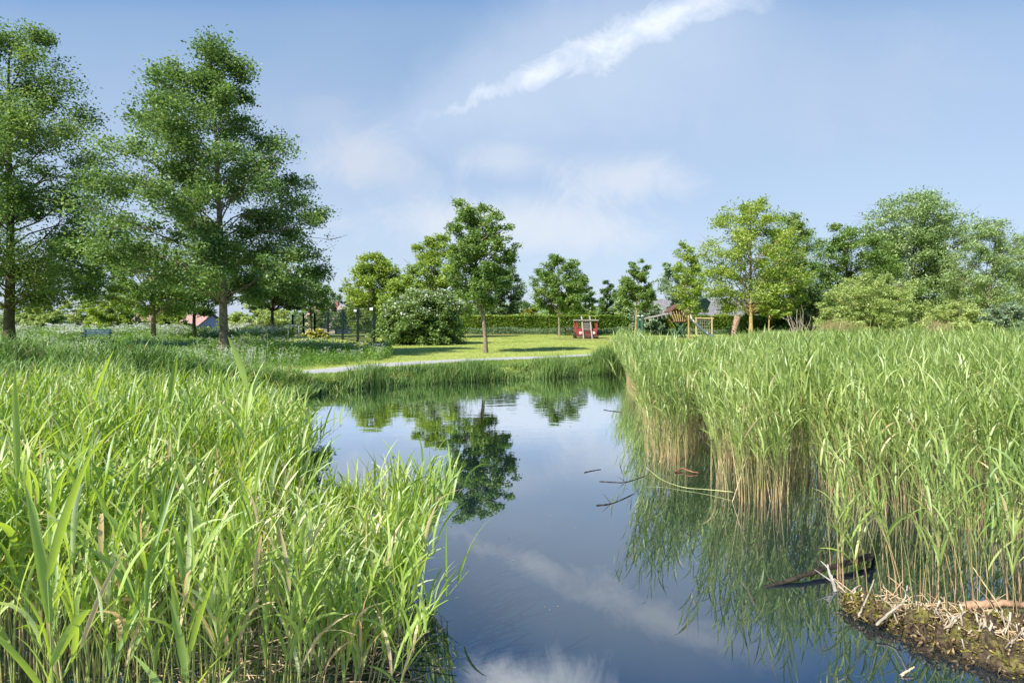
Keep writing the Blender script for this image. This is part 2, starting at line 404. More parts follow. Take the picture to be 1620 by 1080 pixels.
# water
def water_mat():
    m = bpy.data.materials.new('still_pond_water'); m.use_nodes = True; t = NT(m.node_tree); t.n.clear()
    pos = t.new('ShaderNodeNewGeometry').outputs['Position']; x_, y_, z_ = t.xyz(pos)
    st = t.comb(t.math('MULTIPLY', x_, .45), y_, 0.0)
    far = t.ramp(y_, 5.5, 17, .05, 1.0)
    h = t.math('MULTIPLY', t.noise(st, 3.2, 3, .5, .3), far)
    b = t.new('ShaderNodeBump'); b.inputs['Strength'].default_value = .07; b.inputs['Distance'].default_value = .05
    t.put(b.inputs['Height'], h)
    fr = t.new('ShaderNodeFresnel'); fr.inputs['IOR'].default_value = 1.33; t.l.new(b.outputs[0], fr.inputs['Normal'])
    fac = t.math('ADD', .20, t.math('MULTIPLY', .78, t.math('POWER', t.ramp(fr.outputs[0], .025, .33, 0, 1, False), 1.15)))
    di = t.new('ShaderNodeBsdfDiffuse'); di.inputs['Color'].default_value = (.006, .014, .022, 1)
    gl = t.new('ShaderNodeBsdfGlossy'); gl.inputs['Roughness'].default_value = .0; gl.inputs['Color'].default_value = (.93, .97, 1, 1)
    t.l.new(b.outputs[0], gl.inputs['Normal'])
    mx = t.new('ShaderNodeMixShader'); t.put(mx.inputs[0], fac); t.l.new(di.outputs[0], mx.inputs[1]); t.l.new(gl.outputs[0], mx.inputs[2])
    o = t.new('ShaderNodeOutputMaterial'); t.l.new(mx.outputs[0], o.inputs[0])
    return m
mw = MB(); mw.add([(-36, -6, 0), (36, -6, 0), (36, 24, 0), (-36, 24, 0)], [(0, 1, 2, 3)])
tag(mw.build('water', water_mat()), 'still dark pond water mirroring trees and clouds', 'water', kind='structure')

# path
PATH = [(-11.5, 13.9), (-9.0, 15.1), (-7.4, 16.3), (-6.0, 17.9), (-4.7, 20.2), (-2.7, 22.2), (-.26, 23.7), (3.0, 25.6), (5.6, 28.2), (7.6, 31.6), (8.9, 35.5), (9.6, 39.5), (9.4, 43.0), (8.2, 46.0)]
def spline(pts, n):
    pts = np.asarray(pts, float); k = len(pts); tt = np.linspace(0, k-1, n); out_ = []
    for t_ in tt:
        i = min(int(t_), k-2); f = t_-i
        p0, p1, p2, p3 = pts[max(i-1, 0)], pts[i], pts[i+1], pts[min(i+2, k-1)]
        out_.append(.5*((2*p1)+(-p0+p2)*f+(2*p0-5*p1+4*p2-p3)*f*f+(-p0+3*p1-3*p2+p3)*f**3))
    return np.array(out_)
pc = spline(PATH, 160); tg = norm(np.gradient(pc, axis=0)); nr = np.stack([-tg[:, 1], tg[:, 0]], -1)
wl = .62+.05*np.sin(np.arange(160)*.9)+rng.normal(0, .02, 160); wr = .62+.05*np.sin(np.arange(160)*.7+2)+rng.normal(0, .02, 160)
la = pc+nr*wl[:, None]; ra = pc-nr*wr[:, None]
zz = LAND+.03
V = np.concatenate([np.c_[la, np.full(160, zz-.035)], np.c_[la*.9+ra*.1, np.full(160, zz)], np.c_[la*.1+ra*.9, np.full(160, zz)], np.c_[ra, np.full(160, zz-.035)]])
Q = [(c*160+k, c*160+k+1, (c+1)*160+k+1, (c+1)*160+k) for c in range(3) for k in range(159)]
mp = MB(); mp.add(V, Q); tag(mp.build('path', mat('pale_gravel_path', (.34, .335, .325), .9, var=.14, scale=14, bump=.3)), 'pale narrow path curving round the pond across the lawn', 'path', kind='structure')
def blob_sheet(name, cx, cy, rx, ry, z, material, label, cat):
    k = 40; r = np.random.default_rng(3); th = np.arange(k)/k*2*pi
    f = 1+.16*np.sin(3*th+1)+.1*np.sin(5*th+2)+.06*r.normal(0, 1, k)
    m_ = MB(); ring = np.stack([cx+rx*f*np.cos(th), cy+ry*f*np.sin(th), np.full(k, z)], -1); inn = np.stack([cx+rx*.3*np.cos(th), cy+ry*.3*np.sin(th), np.full(k, z+.006)], -1)
    cen = np.tile([[cx, cy, z+.006]], (k, 1))
    q = [(i, (i+1) % k, k+(i+1) % k, k+i) for i in range(k)]+[(k+i, k+(i+1) % k, 2*k+(i+1) % k, 2*k+i) for i in range(k)]
    m_.add(np.concatenate([ring, inn, cen]), q); return tag(m_.build(name, material), label, cat, kind='structure')
SOIL = mat('worn_brown_soil', (.23, .15, .085), .95, col2=(.20, .23, .06), scale=.9, bump=.4)
blob_sheet('bare_ground', 7.2, 49.5, 4.2, 2.6, LAND+.006, SOIL, 'worn brown soil under the red play lorry', 'bare ground')
blob_sheet('bare_ground', 16.6, 52.5, 4.0, 2.0, LAND+.006, SOIL, 'worn brown soil under the climbing tower', 'bare ground')
blob_sheet('bare_ground', -2.5, 64.5, 6.5, 2.6, LAND+.006, SOIL, 'brown soil strip along the foot of the hedge', 'bare ground')

# ------------------------------------------------------------------ trees
def tree(name, label, cat, px, d, rows, leaf, bark, n_limb, n_leaf, size=None, trunk_r=.16, group=None, seed=1, stems=1, crown_z0=None,
         rise=.55, base_z=None, clump=1.0, blossom=None, aspect=.6, up=.35, down=0.0, limb_vis=1.0, lean=0.0, inner=.25, flat=.55):
    r = np.random.default_rng(seed); rows = sorted(rows); n_leaf = int(n_leaf*1.6)
    if size: size *= 1.18
    bx = (px-810)/F*d; bz = float(gz(np.array([bx]), np.array([d]))[0]) if base_z is None else base_z
    base = np.array([bx, d, bz])
    # envelope: heights with left/right extents
    zs = np.array([EYE-(q[0]-507)/F*d for q in rows])[::-1]; xl = np.array([(q[1]-810)/F*d for q in rows])[::-1]; xr = np.array([(q[2]-810)/F*d for q in rows])[::-1]
    cxs = (xl+xr)/2; rs = (xr-xl)/2
    top = zs[-1]; z0 = zs[0]
    root = empty(name, base, label, cat, group)
    # limb ends over the envelope
    zz_ = np.linspace(z0, top, 200); wgt = np.interp(zz_, zs, rs)+.12*rs.max(); cdf = np.cumsum(wgt); cdf /= cdf[-1]
    q = (np.arange(n_limb)+r.uniform(0, 1, n_limb))/n_limb; ez = np.interp(q, cdf, zz_)
    ph = np.arange(n_limb)*2.39996+r.uniform(-.6, .6, n_limb)
    fr = np.where(r.random(n_limb) < inner, r.uniform(.25, .7, n_limb), r.uniform(.8, 1.0, n_limb))
    er = np.interp(ez, zs, rs)*fr; ec = np.interp(ez, zs, cxs)
    E = np.stack([ec+er*np.cos(ph), d+er*np.sin(ph)*.95, ez], -1)
    mt = MB()
    # trunk(s)
    tops = []
    Kt = 10; s = np.linspace(0, 1, Kt)
    for k in range(stems):
        tx = np.interp(top, zs, cxs) if stems == 1 else ec[r.integers(n_limb)]
        off = 0 if stems == 1 else r.uniform(-.6, .6)*rs.max()*.5
        tz = top-.25*(top-z0)*(.3 if stems == 1 else r.uniform(.3, .9))
        P = np.stack([bx+off*.4+(tx-bx-off*.4)*s**1.6+np.cumsum(r.normal(0, .012, Kt))*(top-bz)*.12, d+(r.uniform(-.5, .5)*rs.max()*.6 if stems > 1 else 0)*s+np.cumsum(r.normal(0, .01, Kt))*(top-bz)*.12, bz-.15+(tz-bz+.15)*s], -1)
        P[0, :2] = (bx+off*.4, d)
        rad = trunk_r*(1-.88*s)*(1+.35*np.exp(-s*26))*(1 if stems == 1 else r.uniform(.5, .9))
        tubes(mt, P[None], rad[None], 9); tops.append(P)
    # limbs
    Kl = 6; sl = np.linspace(0, 1, Kl); Ls = []
    for k in range(n_limb):
        P = tops[k % stems]
        hd = np.hypot(E[k, 0]-bx, E[k, 1]-d)
        za = np.clip(E[k, 2]-rise*hd-.05*(top-z0), bz+.12*(E[k, 2]-bz), P[-1, 2])
        if stems == 1: za = max(za, min(bz+.80*(z0-bz)+.10*(E[k, 2]-z0), E[k, 2]))
        A = np.array([np.interp(za, P[:, 2], P[:, 0]), np.interp(za, P[:, 2], P[:, 1]), za])
        L = A[None]+(E[k]-A)[None]*sl[:, None]
        L[:, 2] += np.sin(sl*pi)*.10*np.linalg.norm(E[k]-A)*(1 if rise > 0 else -1)
        L[1:-1] += r.normal(0, .035, (Kl-2, 3))*np.linalg.norm(E[k]-A)
        Ls.append(L)
    Ls = np.array(Ls); ln = np.linalg.norm(Ls[:, -1]-Ls[:, 0], axis=1)
    r0 = np.clip(trunk_r*.20*ln/np.maximum(ln.max(), .1)+trunk_r*.08, .006, None)*limb_vis
    tubes(mt, Ls, r0[:, None]*(1-.8*sl)[None], 5)
    # side branches
    ns = 6; nb = n_limb*ns
    tl = r.uniform(.3, 1.0, nb); li = np.repeat(np.arange(n_limb), ns); f = tl*(Kl-1); i0 = np.minimum(f.astype(int), Kl-2); ff = (f-i0)[:, None]
    A = Ls[li, i0]*(1-ff)+Ls[li, i0+1]*ff
    dr = norm(Ls[li, -1]-Ls[li, 0])*.7+r.normal(0, .6, (nb, 3))*np.array([1, 1, flat]); dr = norm(dr)
    bl = ln[li]*r.uniform(.14, .38, nb)+.02*(top-z0)
    S = np.stack([A, A+dr*bl[:, None]*.55+r.normal(0, .03, (nb, 3))*bl[:, None], A+dr*bl[:, None]], 1); S[:, 2, 2] -= down*bl*.5
    tubes(mt, S, (r0[li]*.42)[:, None]*np.array([1, .7, .25])[None], 4)
    mt.build('trunk', bark, root, loc=base, smooth=True)
    # leaves in clumps along the side branches
    ncl = nb*2; ci = np.repeat(np.arange(nb), 2); ct = r.uniform(.35, 1.1, ncl)[:, None]
    C = S[ci, 0]*(1-ct)+S[ci, 2]*ct
    C = np.concatenate([C, Ls[:, -1]])
    lim = np.interp(C[:, 2], zs, rs)*1.02; hd = np.hypot(C[:, 0]-np.interp(C[:, 2], zs, cxs), C[:, 1]-d)
    k = (hd < lim+.02*rs.max()) & (C[:, 2] < top+.02*(top-z0)) & (C[:, 2] > z0-.06*(top-z0)); C = C[k]
    dens = r.lognormal(0, .75, len(C)); dens /= dens.sum(); cnt = r.multinomial(n_leaf, dens)
    sg = .62*clump*(.035*(top-z0)+.045*rs.max())
    cl = np.repeat(np.arange(len(C)), cnt)
    sgc = sg*r.uniform(.6, 1.4, len(C))[cl][:, None]
    Pp = C[cl]+np.clip(r.normal(0, 1, (n_leaf, 3)), -1.7, 1.7)*sgc*np.array([1, 1, flat+.1])
    Pp[:, 2] = np.maximum(Pp[:, 2], bz+.05)
    sz = size or max(.11, d*.0034)
    ti = np.clip(r.uniform(.25, .75, len(C))[cl]+r.normal(0, .2, n_leaf), 0, 1)
    ml = MB(); leaf_cards(ml, Pp, sz, r, up, ti, aspect, down); ml.build('crown', leaf, root, loc=base)
    if blossom:
        zc, nb_, bmat = blossom
        kk = C[(C[:, 2] > z0+zc*(top-z0))]; kk = kk[r.random(len(kk)) < .55]
        cl = r.integers(0, len(kk), nb_)
        Pp = kk[cl]+r.normal(0, 1, (nb_, 3))*sg*np.array([.9, .9, .5])+np.array([0, -.06, .10])
        mo = MB(); leaf_cards(mo, Pp, sz*.8, r, .9, None, .9); mo.build('blossom', bmat, root, loc=base)
    return root

T = tree
T('broadleaf_tree', 'tall tree with a thick mossy trunk cut off by the edge of the view', 'tree', 14, 27,
  [(35, -15, 45), (80, -30, 85), (130, -60, 100), (190, -90, 135), (250, -110, 172), (320, -130, 188), (400, -140, 190), (450, -110, 160), (478, -60, 100)],
  L_OAK, BARK_G, 70, 56000, .120, .235, seed=11, rise=.30, clump=.85, flat=.55, limb_vis=.75)
T('broadleaf_tree', 'tallest free-standing tree, broad pyramid crown over the parsley bank', 'tree', 355, 23.6,
  [(66, 322, 350), (82, 296, 372), (108, 262, 384), (140, 240, 400), (175, 222, 418), (205, 212, 440), (240, 198, 472), (300, 184, 502), (350, 168, 520), (400, 165, 516), (440, 175, 500), (462, 205, 470)],
  L_OAK, BARK, 72, 56000, .112, .185, seed=23, rise=.30, clump=.82, flat=.55, limb_vis=.75)
T('broadleaf_tree', 'small leafy tree with a grey trunk behind the blue bench', 'tree', 243, 43, [(385, 190, 300), (420, 140, 330), (460, 130, 330), (492, 170, 310)], L_MID, BARK, 34, 15000, .17, .19, seed=31)
T('broadleaf_tree', 'slim dark trunked tree in front of the red roofed house', 'tree', 307, 48, [(390, 250, 370), (430, 240, 400), (470, 250, 390), (495, 280, 340)], L_OAK, BARK_D, 30, 12000, .18, .16, seed=32)
T('broadleaf_tree', 'dense tree with a low dark crown above the parsley near the sports cage', 'tree', 430, 55, [(402, 400, 470), (430, 372, 505), (465, 365, 525), (484, 380, 515)], L_OAK, BARK_D, 40, 17000, .19, .19, seed=33)
T('broadleaf_tree', 'dark leafy tree behind the back posts of the sports cage', 'tree', 492, 66, [(436, 470, 505), (460, 445, 522), (488, 448, 522)], L_OAK, BARK_D, 30, 7000, .22, .16, seed=34)
T('broadleaf_tree', 'thin greyish tree seen in the gap above the sports cage', 'tree', 532, 95, [(455, 522, 540), (490, 508, 560), (515, 505, 560)], L_GREY, BARK_D, 22, 4500, .3, .14, seed=35)
T('bush', 'rounded grey green bush beside the thick mossy trunk', 'bush', 62, 60, [(483, 45, 80), (497, 28, 98), (515, 22, 104), (532, 25, 100)], L_BUSH, BARK_D, 40, 11000, .20, .05, seed=36, stems=5)
T('broadleaf_tree', 'sparse thin tree with brownish twigs beyond the parsley field', 'tree', 118, 72, [(468, 105, 135), (490, 98, 150), (520, 100, 150)], L_BUSH, BARK, 24, 4000, .22, .1, seed=37)
T('broadleaf_tree', 'bright green bushy tree behind the blue bench', 'tree', 172, 70, [(470, 150, 195), (490, 138, 218), (515, 138, 222), (530, 145, 215)], L_LIGHT, BARK, 34, 9000, .22, .12, seed=38)
T('bush', 'yellow green bush left of the red roofed house', 'bush', 268, 76, [(478, 250, 290), (500, 232, 300), (520, 230, 304)], L_LIGHT, BARK_D, 26, 6500, .23, .05, seed=39, stems=4)
T('bush', 'green bush partly hiding the gable of the red roofed house', 'bush', 358, 86, [(498, 350, 368), (510, 345, 376), (522, 345, 376)], L_LIGHT, BARK_D, 18, 3500, .26, .05, seed=40, stems=3)
T('bush', 'wide yellow green bush behind the parsley and left of the goal', 'bush', 412, 74, [(484, 392, 440), (498, 372, 462), (520, 366, 466)], L_BUSH, BARK_D, 34, 9000, .23, .05, seed=41, stems=5)
T('broadleaf_tree', 'dense tree filling the background between the two big trunks', 'tree', 205, 95, [(440, 185, 240), (470, 170, 260), (500, 175, 262), (520, 180, 250)], L_LIGHT, BARK_D, 26, 6000, .3, .14, seed=42)
T('broadleaf_tree', 'far pale tree beyond the bushes at the edge of the view', 'tree', 6, 90, [(478, -20, 30), (500, -40, 40), (525, -40, 40)], L_WILLOW, BARK_D, 22, 5000, .3, .12, seed=43)
T('broadleaf_tree', 'rounded light green tree standing over the sports cage', 'tree', 590, 54, [(402, 578, 606), (418, 560, 624), (440, 548, 634), (470, 545, 642), (505, 552, 648), (525, 560, 640)], L_LIGHT, BARK, 56, 22000, .185, .17, seed=51)
T('broadleaf_tree', 'taller loose crowned tree rising behind the blossoming hawthorn', 'tree', 688, 54, [(372, 675, 700), (395, 655, 718), (430, 640, 742), (470, 630, 748), (510, 635, 748)], L_LIGHT, BARK, 56, 20000, .185, .18, seed=52)
T('bush', 'light green bush wedged between the hawthorn and the rounded tree', 'bush', 632, 44, [(440, 622, 662), (462, 600, 680), (495, 590, 690), (530, 592, 690)], L_LIGHT, BARK_D, 40, 15000, .16, .06, seed=53, stems=5)
T('hawthorn_bush', 'big round dark hawthorn bush with white blossom at the lawn edge', 'bush', 662, 39, [(462, 650, 708), (474, 625, 722), (492, 606, 730), (515, 594, 733), (535, 592, 732), (545, 596, 730)],
  L_HAW, BARK_D, 150, 40000, .15, .07, seed=54, inner=.12, stems=7, blossom=(.50, 3200, L_BLOSSOM), clump=1.15)
T('broadleaf_tree', 'young tree standing alone on the lawn with slim straight trunk', 'tree', 768, 28.2,
  [(318, 722, 745), (332, 718, 782), (350, 716, 801), (370, 715, 816), (400, 710, 820), (435, 706, 815), (462, 716, 795), (482, 738, 780)], L_MID, BARK, 52, 17000, .118, .115, seed=61, rise=.5, clump=.9)
T('broadleaf_tree', 'dark green tree mass behind the lone lawn tree', 'tree', 792, 76, [(420, 770, 815), (445, 748, 830), (480, 738, 836), (512, 742, 836)], L_DARK, BARK_D, 44, 13000, .24, .18, seed=62)
T('bush', 'low yellow green shrub peeping over the hedge', 'bush', 838, 74, [(487, 828, 848), (495, 822, 854), (506, 822, 854)], L_YEL, BARK_D, 14, 2500, .23, .04, seed=63, stems=3)
T('ash_tree', 'medium tree with open rounded crown in front of the hedge', 'tree', 885, 60, [(403, 868, 896), (418, 852, 914), (442, 841, 927), (470, 840, 931), (492, 855, 915)], L_MID, BARK, 44, 13000, .19, .13, seed=64, rise=.6)
T('broadleaf_tree', 'bushy bright tree behind the hedge above the red lorry', 'tree', 918, 82, [(440, 902, 930), (465, 890, 940), (500, 884, 946)], L_MID, BARK_D, 34, 9000, .26, .15, seed=65)
T('broadleaf_tree', 'dark narrow tree far behind the hedge with spiky top', 'tree', 961, 100, [(445, 957, 966), (465, 947, 978), (490, 940, 986), (508, 940, 990)], L_DARK, BARK_D, 26, 6500, .3, .14, seed=66)
T('broadleaf_tree', 'feathery light tree behind the hedge beside the dark narrow one', 'tree', 988, 88, [(445, 982, 1000), (470, 968, 1010), (505, 965, 1012)], L_WILLOW, BARK_D, 24, 6000, .28, .12, seed=67)
T('broadleaf_tree', 'slender young tree beside the green post with airy crown', 'tree', 1006, 60, [(410, 1004, 1016), (430, 986, 1034), (455, 978, 1040), (485, 986, 1034)], L_MID, BARK_T, 32, 7000, .19, .10, seed=68, rise=.6)
T('willow_bush', 'silvery rounded willow bush behind the green post', 'bush', 1020, 68, [(478, 1003, 1042), (495, 994, 1052), (522, 994, 1052)], L_GREY, BARK_D, 30, 9000, .22, .05, seed=69, stems=5)
T('willow_tree', 'grey green tree in front of the dark roof of the barn', 'tree', 1078, 76, [(418, 1052, 1086), (440, 1042, 1112), (470, 1042, 1122), (492, 1050, 1118)], L_GREY, BARK_D, 36, 9000, .24, .15, seed=70)
T('broadleaf_tree', 'slender yellow green sapling before the climbing tower', 'tree', 1090, 50.5, [(383, 1079, 1094), (405, 1066, 1110), (440, 1063, 1117), (475, 1066, 1114), (492, 1077, 1103)], L_LIGHT, BARK_T, 34, 4600, .165, .085, seed=71, rise=.6)
T('poplar_tree', 'tall airy tree with a golden trunk behind the reeds', 'tree', 1188, 60, [(316, 1168, 1206), (335, 1138, 1228), (375, 1118, 1256), (420, 1112, 1272), (460, 1120, 1275), (492, 1140, 1262)], L_LIGHT, BARK_T, 62, 21000, .195, .21, seed=72, rise=.7)
T('poplar_tree', 'slightly lower darker tree close behind the golden trunk', 'tree', 1252, 68, [(340, 1236, 1262), (362, 1216, 1282), (410, 1220, 1292), (460, 1225, 1300), (500, 1230, 1300)], L_MID, BARK_D, 48, 14000, .22, .18, seed=73, rise=.7)
T('broadleaf_tree', 'thin pale stemmed tree just beside the golden trunk', 'tree', 1216, 57, [(450, 1205, 1240), (475, 1198, 1250), (500, 1200, 1245)], L_LIGHT, BARK_T, 18, 4500, .19, .09, seed=74, rise=.6)
T('bush', 'dark green bush behind the bleached dead branches', 'bush', 1272, 62, [(452, 1255, 1292), (475, 1240, 1312), (505, 1236, 1318), (525, 1236, 1318)], L_DARK, BARK_D, 40, 12000, .21, .06, seed=75, stems=5)
T('bush', 'green undergrowth bush at the foot of the golden trunk', 'bush', 1208, 66, [(480, 1190, 1225), (500, 1175, 1240), (522, 1170, 1245)], L_MID, BARK_D, 26, 7000, .22, .05, seed=76, stems=4)
T('broadleaf_tree', 'broad rounded tree between the poplars and the giant willow', 'tree', 1345, 72, [(358, 1318, 1352), (380, 1290, 1392), (420, 1282, 1408), (470, 1288, 1420), (505, 1290, 1420)], L_MID, BARK_D, 60, 21000, .23, .22, seed=77)
T('willow_tree', 'giant spreading willow with ragged top over the pale bush', 'tree', 1445, 74, [(308, 1428, 1462), (325, 1385, 1488), (350, 1372, 1518), (390, 1378, 1520), (430, 1388, 1515), (470, 1395, 1505), (500, 1400, 1500)], L_WILLOW, BARK_D, 90, 34000, .27, .2, seed=78, rise=.8, stems=3, aspect=.5, clump=1.1)
T('willow_tree', 'sparse tree with pale bare limbs showing through the leaves', 'tree', 1558, 64, [(345, 1548, 1574), (370, 1532, 1606), (400, 1516, 1632), (440, 1506, 1640), (485, 1512, 1640)], L_WILLOW, BARK, 54, 15000, .22, .16, seed=79, rise=.8, stems=3, aspect=.4, limb_vis=1.5)
T('broadleaf_tree', 'dense tree half out of view at the end of the meadow', 'tree', 1655, 70, [(372, 1630, 1680), (420, 1590, 1720), (490, 1585, 1725)], L_MID, BARK_D, 40, 12000, .23, .2, seed=80)
T('broadleaf_tree', 'dark low tree in the gap behind the sparse tree', 'tree', 1530, 82, [(430, 1505, 1560), (465, 1490, 1580), (510, 1490, 1585)], L_DARK, BARK_D, 34, 10000, .26, .15, seed=81)
T('willow_bush', 'large pale willow bush at the far edge of the reeds', 'bush', 1380, 48, [(436, 1362, 1404), (450, 1328, 1438), (475, 1306, 1452), (505, 1298, 1454), (528, 1298, 1452)], L_BUSH, BARK_T, 76, 34000, .165, .05, seed=82, stems=9, rise=1.1, aspect=.36, clump=.8)
T('willow_bush', 'smaller pale willow bush beside the dry reed tuft', 'bush', 1512, 50, [(476, 1498, 1530), (494, 1468, 1546), (522, 1460, 1556)], L_BUSH, BARK_T, 44, 12000, .17, .05, seed=83, stems=6, rise=1.0, aspect=.36)
T('willow_bush', 'grey green willow bush at the end of the meadow', 'bush', 1595, 51, [(480, 1578, 1604), (500, 1556, 1644), (524, 1555, 1645)], L_GREY, BARK_T, 40, 11000, .17, .05, seed=84, stems=6, rise=1.0, aspect=.4)

# hedge : leaves on a clipped box
def hedge(name, a, b, h, th, label):
    a = np.array(a, float); b = np.array(b, float); L = np.linalg.norm(b-a); ux = (b-a)/L; nyv = np.array([ux[1], -ux[0]])
    r = np.random.default_rng(5); n = int(L*1500)
    root = empty(name, (a[0], a[1], LAND), label, 'hedge')
    face = r.random(n); s = r.uniform(0, L, n); bulge = .12*np.sin(s*1.3)+.08*np.sin(s*3.1+1)
    z = np.where(face < .62, r.uniform(.02, 1, n)**.9*h, h+.05*np.sin(s*2.2)+r.normal(0, .05, n)); o = np.where(face < .62, th/2+bulge+r.normal(0, .07, n), r.uniform(-th/2, th/2, n))
    P = np.c_[a+ux*s[:, None]+nyv*o[:, None], LAND+z]
    m_ = MB(); ti = np.clip(.5+.25*np.sin(s*.9)*np.sin(s*.37+1)+r.normal(0, .2, n)+np.where(face > .62, .28, 0), 0, 1)  # top leaves tinted lighter: the sunlit top is put into their colour
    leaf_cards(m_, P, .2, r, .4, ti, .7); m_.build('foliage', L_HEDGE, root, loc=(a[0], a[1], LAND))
    mk = MB(); c = []
    for zc in (0, h-.16):
        for sg in ((0, 1), (1, 1), (1, -1), (0, -1)):
            p = a+(b-a)*sg[0]+nyv*sg[1]*(th/2-.14); c.append((p[0], p[1], LAND+zc))
    mk.add(c, [(0, 1, 5, 4), (1, 2, 6, 5), (2, 3, 7, 6), (3, 0, 4, 7), (4, 5, 6, 7)])
    mk.build('branches', mat('hedge_twigs', (.035, .05, .018), .95, var=.5, scale=5), root, loc=(a[0], a[1], LAND))
    return root
hedge('hedge', at(728, 70)[:2], at(1310, 70)[:2], 2.15, 1.3, 'long clipped hedge with sunlit top behind the play area')

# ------------------------------------------------------------------ hard-surface builder
class HB:
    def __init__(s): s.V = []; s.Fc = []
    def box(s, c, sz, rz=0, rx=0, ry=0, taper=1.0):
        from mathutils import Euler
        R_ = Euler((rx, ry, rz)).to_matrix(); n = len(s.V); b = .12*min(sz)
        hx, hy, hz = sz[0]/2, sz[1]/2, sz[2]/2
        lay = [(-hz, b, 1), (-hz+b, 0, 1), (hz-b, 0, taper), (hz, b, taper)]
        for z, ins, tp in lay:
            for sx, sy in ((-1, -1), (1, -1), (1, 1), (-1, 1)):
                vv = R_ @ Vector((sx*(hx-ins)*tp, sy*(hy-ins)*tp, z)); s.V.append((vv.x+c[0], vv.y+c[1], vv.z+c[2]))
        for l in range(3):
            for k in range(4):
                k2 = (k+1) % 4; s.Fc.append((n+l*4+k, n+l*4+k2, n+l*4+4+k2, n+l*4+4+k))
        s.Fc.append((n+3, n+2, n+1, n)); s.Fc.append((n+12, n+13, n+14, n+15))
    def tube(s, pts, r, k=10):
        pts = [Vector(p) for p in pts]; rr = r if isinstance(r, (list, tuple)) else [r]*len(pts); n = len(s.V)
        for i, p in enumerate(pts):
            t_ = (pts[min(i+1, len(pts)-1)]-pts[max(i-1, 0)]).normalized()
            ref = Vector((1, 0, 0)) if abs(t_.z) > .9 else Vector((0, 0, 1)); a_ = t_.cross(ref).normalized(); b_ = t_.cross(a_)
            for j in range(k):
                th = j/k*2*pi; q = p+(a_*cos(th)+b_*sin(th))*rr[i]; s.V.append(tuple(q))
        for i in range(len(pts)-1):
            for j in range(k):
                j2 = (j+1) % k; s.Fc.append((n+i*k+j, n+i*k+j2, n+(i+1)*k+j2, n+(i+1)*k+j))
        s.Fc.append(tuple(n+j for j in range(k))[::-1]); s.Fc.append(tuple(n+(len(pts)-1)*k+j for j in range(k)))
    def prism(s, poly, axis_off):
        n = len(s.V); k = len(poly); o = Vector(axis_off)
        for p in poly: s.V.append(tuple(p))
        for p in poly: s.V.append(tuple(Vector(p)+o))
        s.Fc.append(tuple(range(n, n+k))); s.Fc.append(tuple(range(n+2*k-1, n+k-1, -1)))
        for j in range(k): s.Fc.append((n+j, n+k+j, n+k+(j+1) % k, n+(j+1) % k))
    def build(s, name, m, parent=None, loc=(0, 0, 0), label=None):
        import bmesh
        me = bpy.data.meshes.new(name); me.from_pydata(s.V, [], s.Fc); bm = bmesh.new(); bm.from_mesh(me); bmesh.ops.recalc_face_normals(bm, faces=bm.faces); bm.to_mesh(me); bm.free()
        me.materials.append(m); o = bpy.data.objects.new(name, me); COL.objects.link(o); o.location = loc
        if parent is not None: o.parent = parent
        if label: o['label'] = label
        return o
def one(name, m, parent, fn, loc=(0, 0, 0), label=None):
    h = HB(); fn(h); return h.build(name, m, parent, loc, label)

RED = mat('weathered_red_paint', (.24, .042, .036), .6, var=.3, scale=7)
ORANGE = mat('faded_orange_paint', (.40, .12, .05), .6, var=.25, scale=7)
GREYW = mat('grey_weathered_wood', (.30, .28, .25), .85, var=.25, scale=9, bump=.3)
BROWNW = mat('brown_stained_wood', (.12, .06, .04), .8, var=.3, scale=9)
HONEY = mat('honey_coloured_wood', (.44, .30, .15), .7, var=.2, scale=9)
TANW = mat('tan_round_wood', (.44, .33, .17), .8, var=.2, scale=9)
GREENP = mat('bottle_green_paint', (.04, .095, .055), .6, var=.3, scale=8)
DKGREEN = mat('dark_green_steel', (.008, .020, .017), .7, var=.2, scale=8, spec=.1)
STEEL = mat('brushed_stainless_steel', (.80, .81, .82), .5, .15, var=.08, scale=12)
WHITE = mat('white_paint', (.75, .76, .75), .5, var=.06)
BLACK = mat('black_rubber', (.02, .02, .02), .7, var=.2)
LAMP = mat('pale_lamp_glass', (.78, .55, .45), .3, var=.05)
BLUE = mat('faded_blue_paint', (.030, .080, .125), .6, var=.35, scale=12)
ROPE = mat('grey_rope', (.34, .33, .28), .9, var=.2)
TARP = mat('dark_green_tarpaulin', (.055, .105, .075), .65, var=.3, scale=5)

# fire engine play house (front towards the camera)
b = on(928.5, 535.5); k = .0565
fe = empty('play_lorry', b, 'red wooden play fire engine with a ladder up its front', 'play lorry')
one('body', RED, fe, lambda h: (h.box((0, 1.0, .58), (1.86, 2.0, .62)), h.box((0, -.06, .50), (1.7, .16, .42))))
one('bumper', BROWNW, fe, lambda h: h.box((0, -.14, .22), (1.95, .14, .16)))
for sx in (-.86, -.42, .86):
    one('cab_post', ORANGE if sx == -.42 else RED, fe, lambda h: h.box((sx, .08, 1.22), (.16, .14, .72)))
for sx in (-.86, .86): one('cab_post', RED, fe, lambda h: h.box((sx, 1.9, 1.22), (.14, .12, .72)))
one('roof', GREYW, fe, lambda h: h.box((0, .95, 1.63), (2.06, 2.2, .1)))
one('back_wall', BROWNW, fe, lambda h: h.box((.30, 1.95, 1.2), (.9, .06, .68)))
for sx in (-.58, .60): one('headlight', LAMP, fe, lambda h: h.tube([(sx, -.12, .50), (sx, -.19, .50), (sx, -.21, .50)], [.14, .13, .09], 14))
lad = one('ladder', GREYW, fe, lambda h: (h.tube([(-.34, -.42, .0), (-.42, .02, 1.62), (-.46, .20, 2.0)], .065, 8), h.tube([(.42, -.42, .0), (.30, .02, 1.62), (.27, .20, 2.0)], .065, 8)))
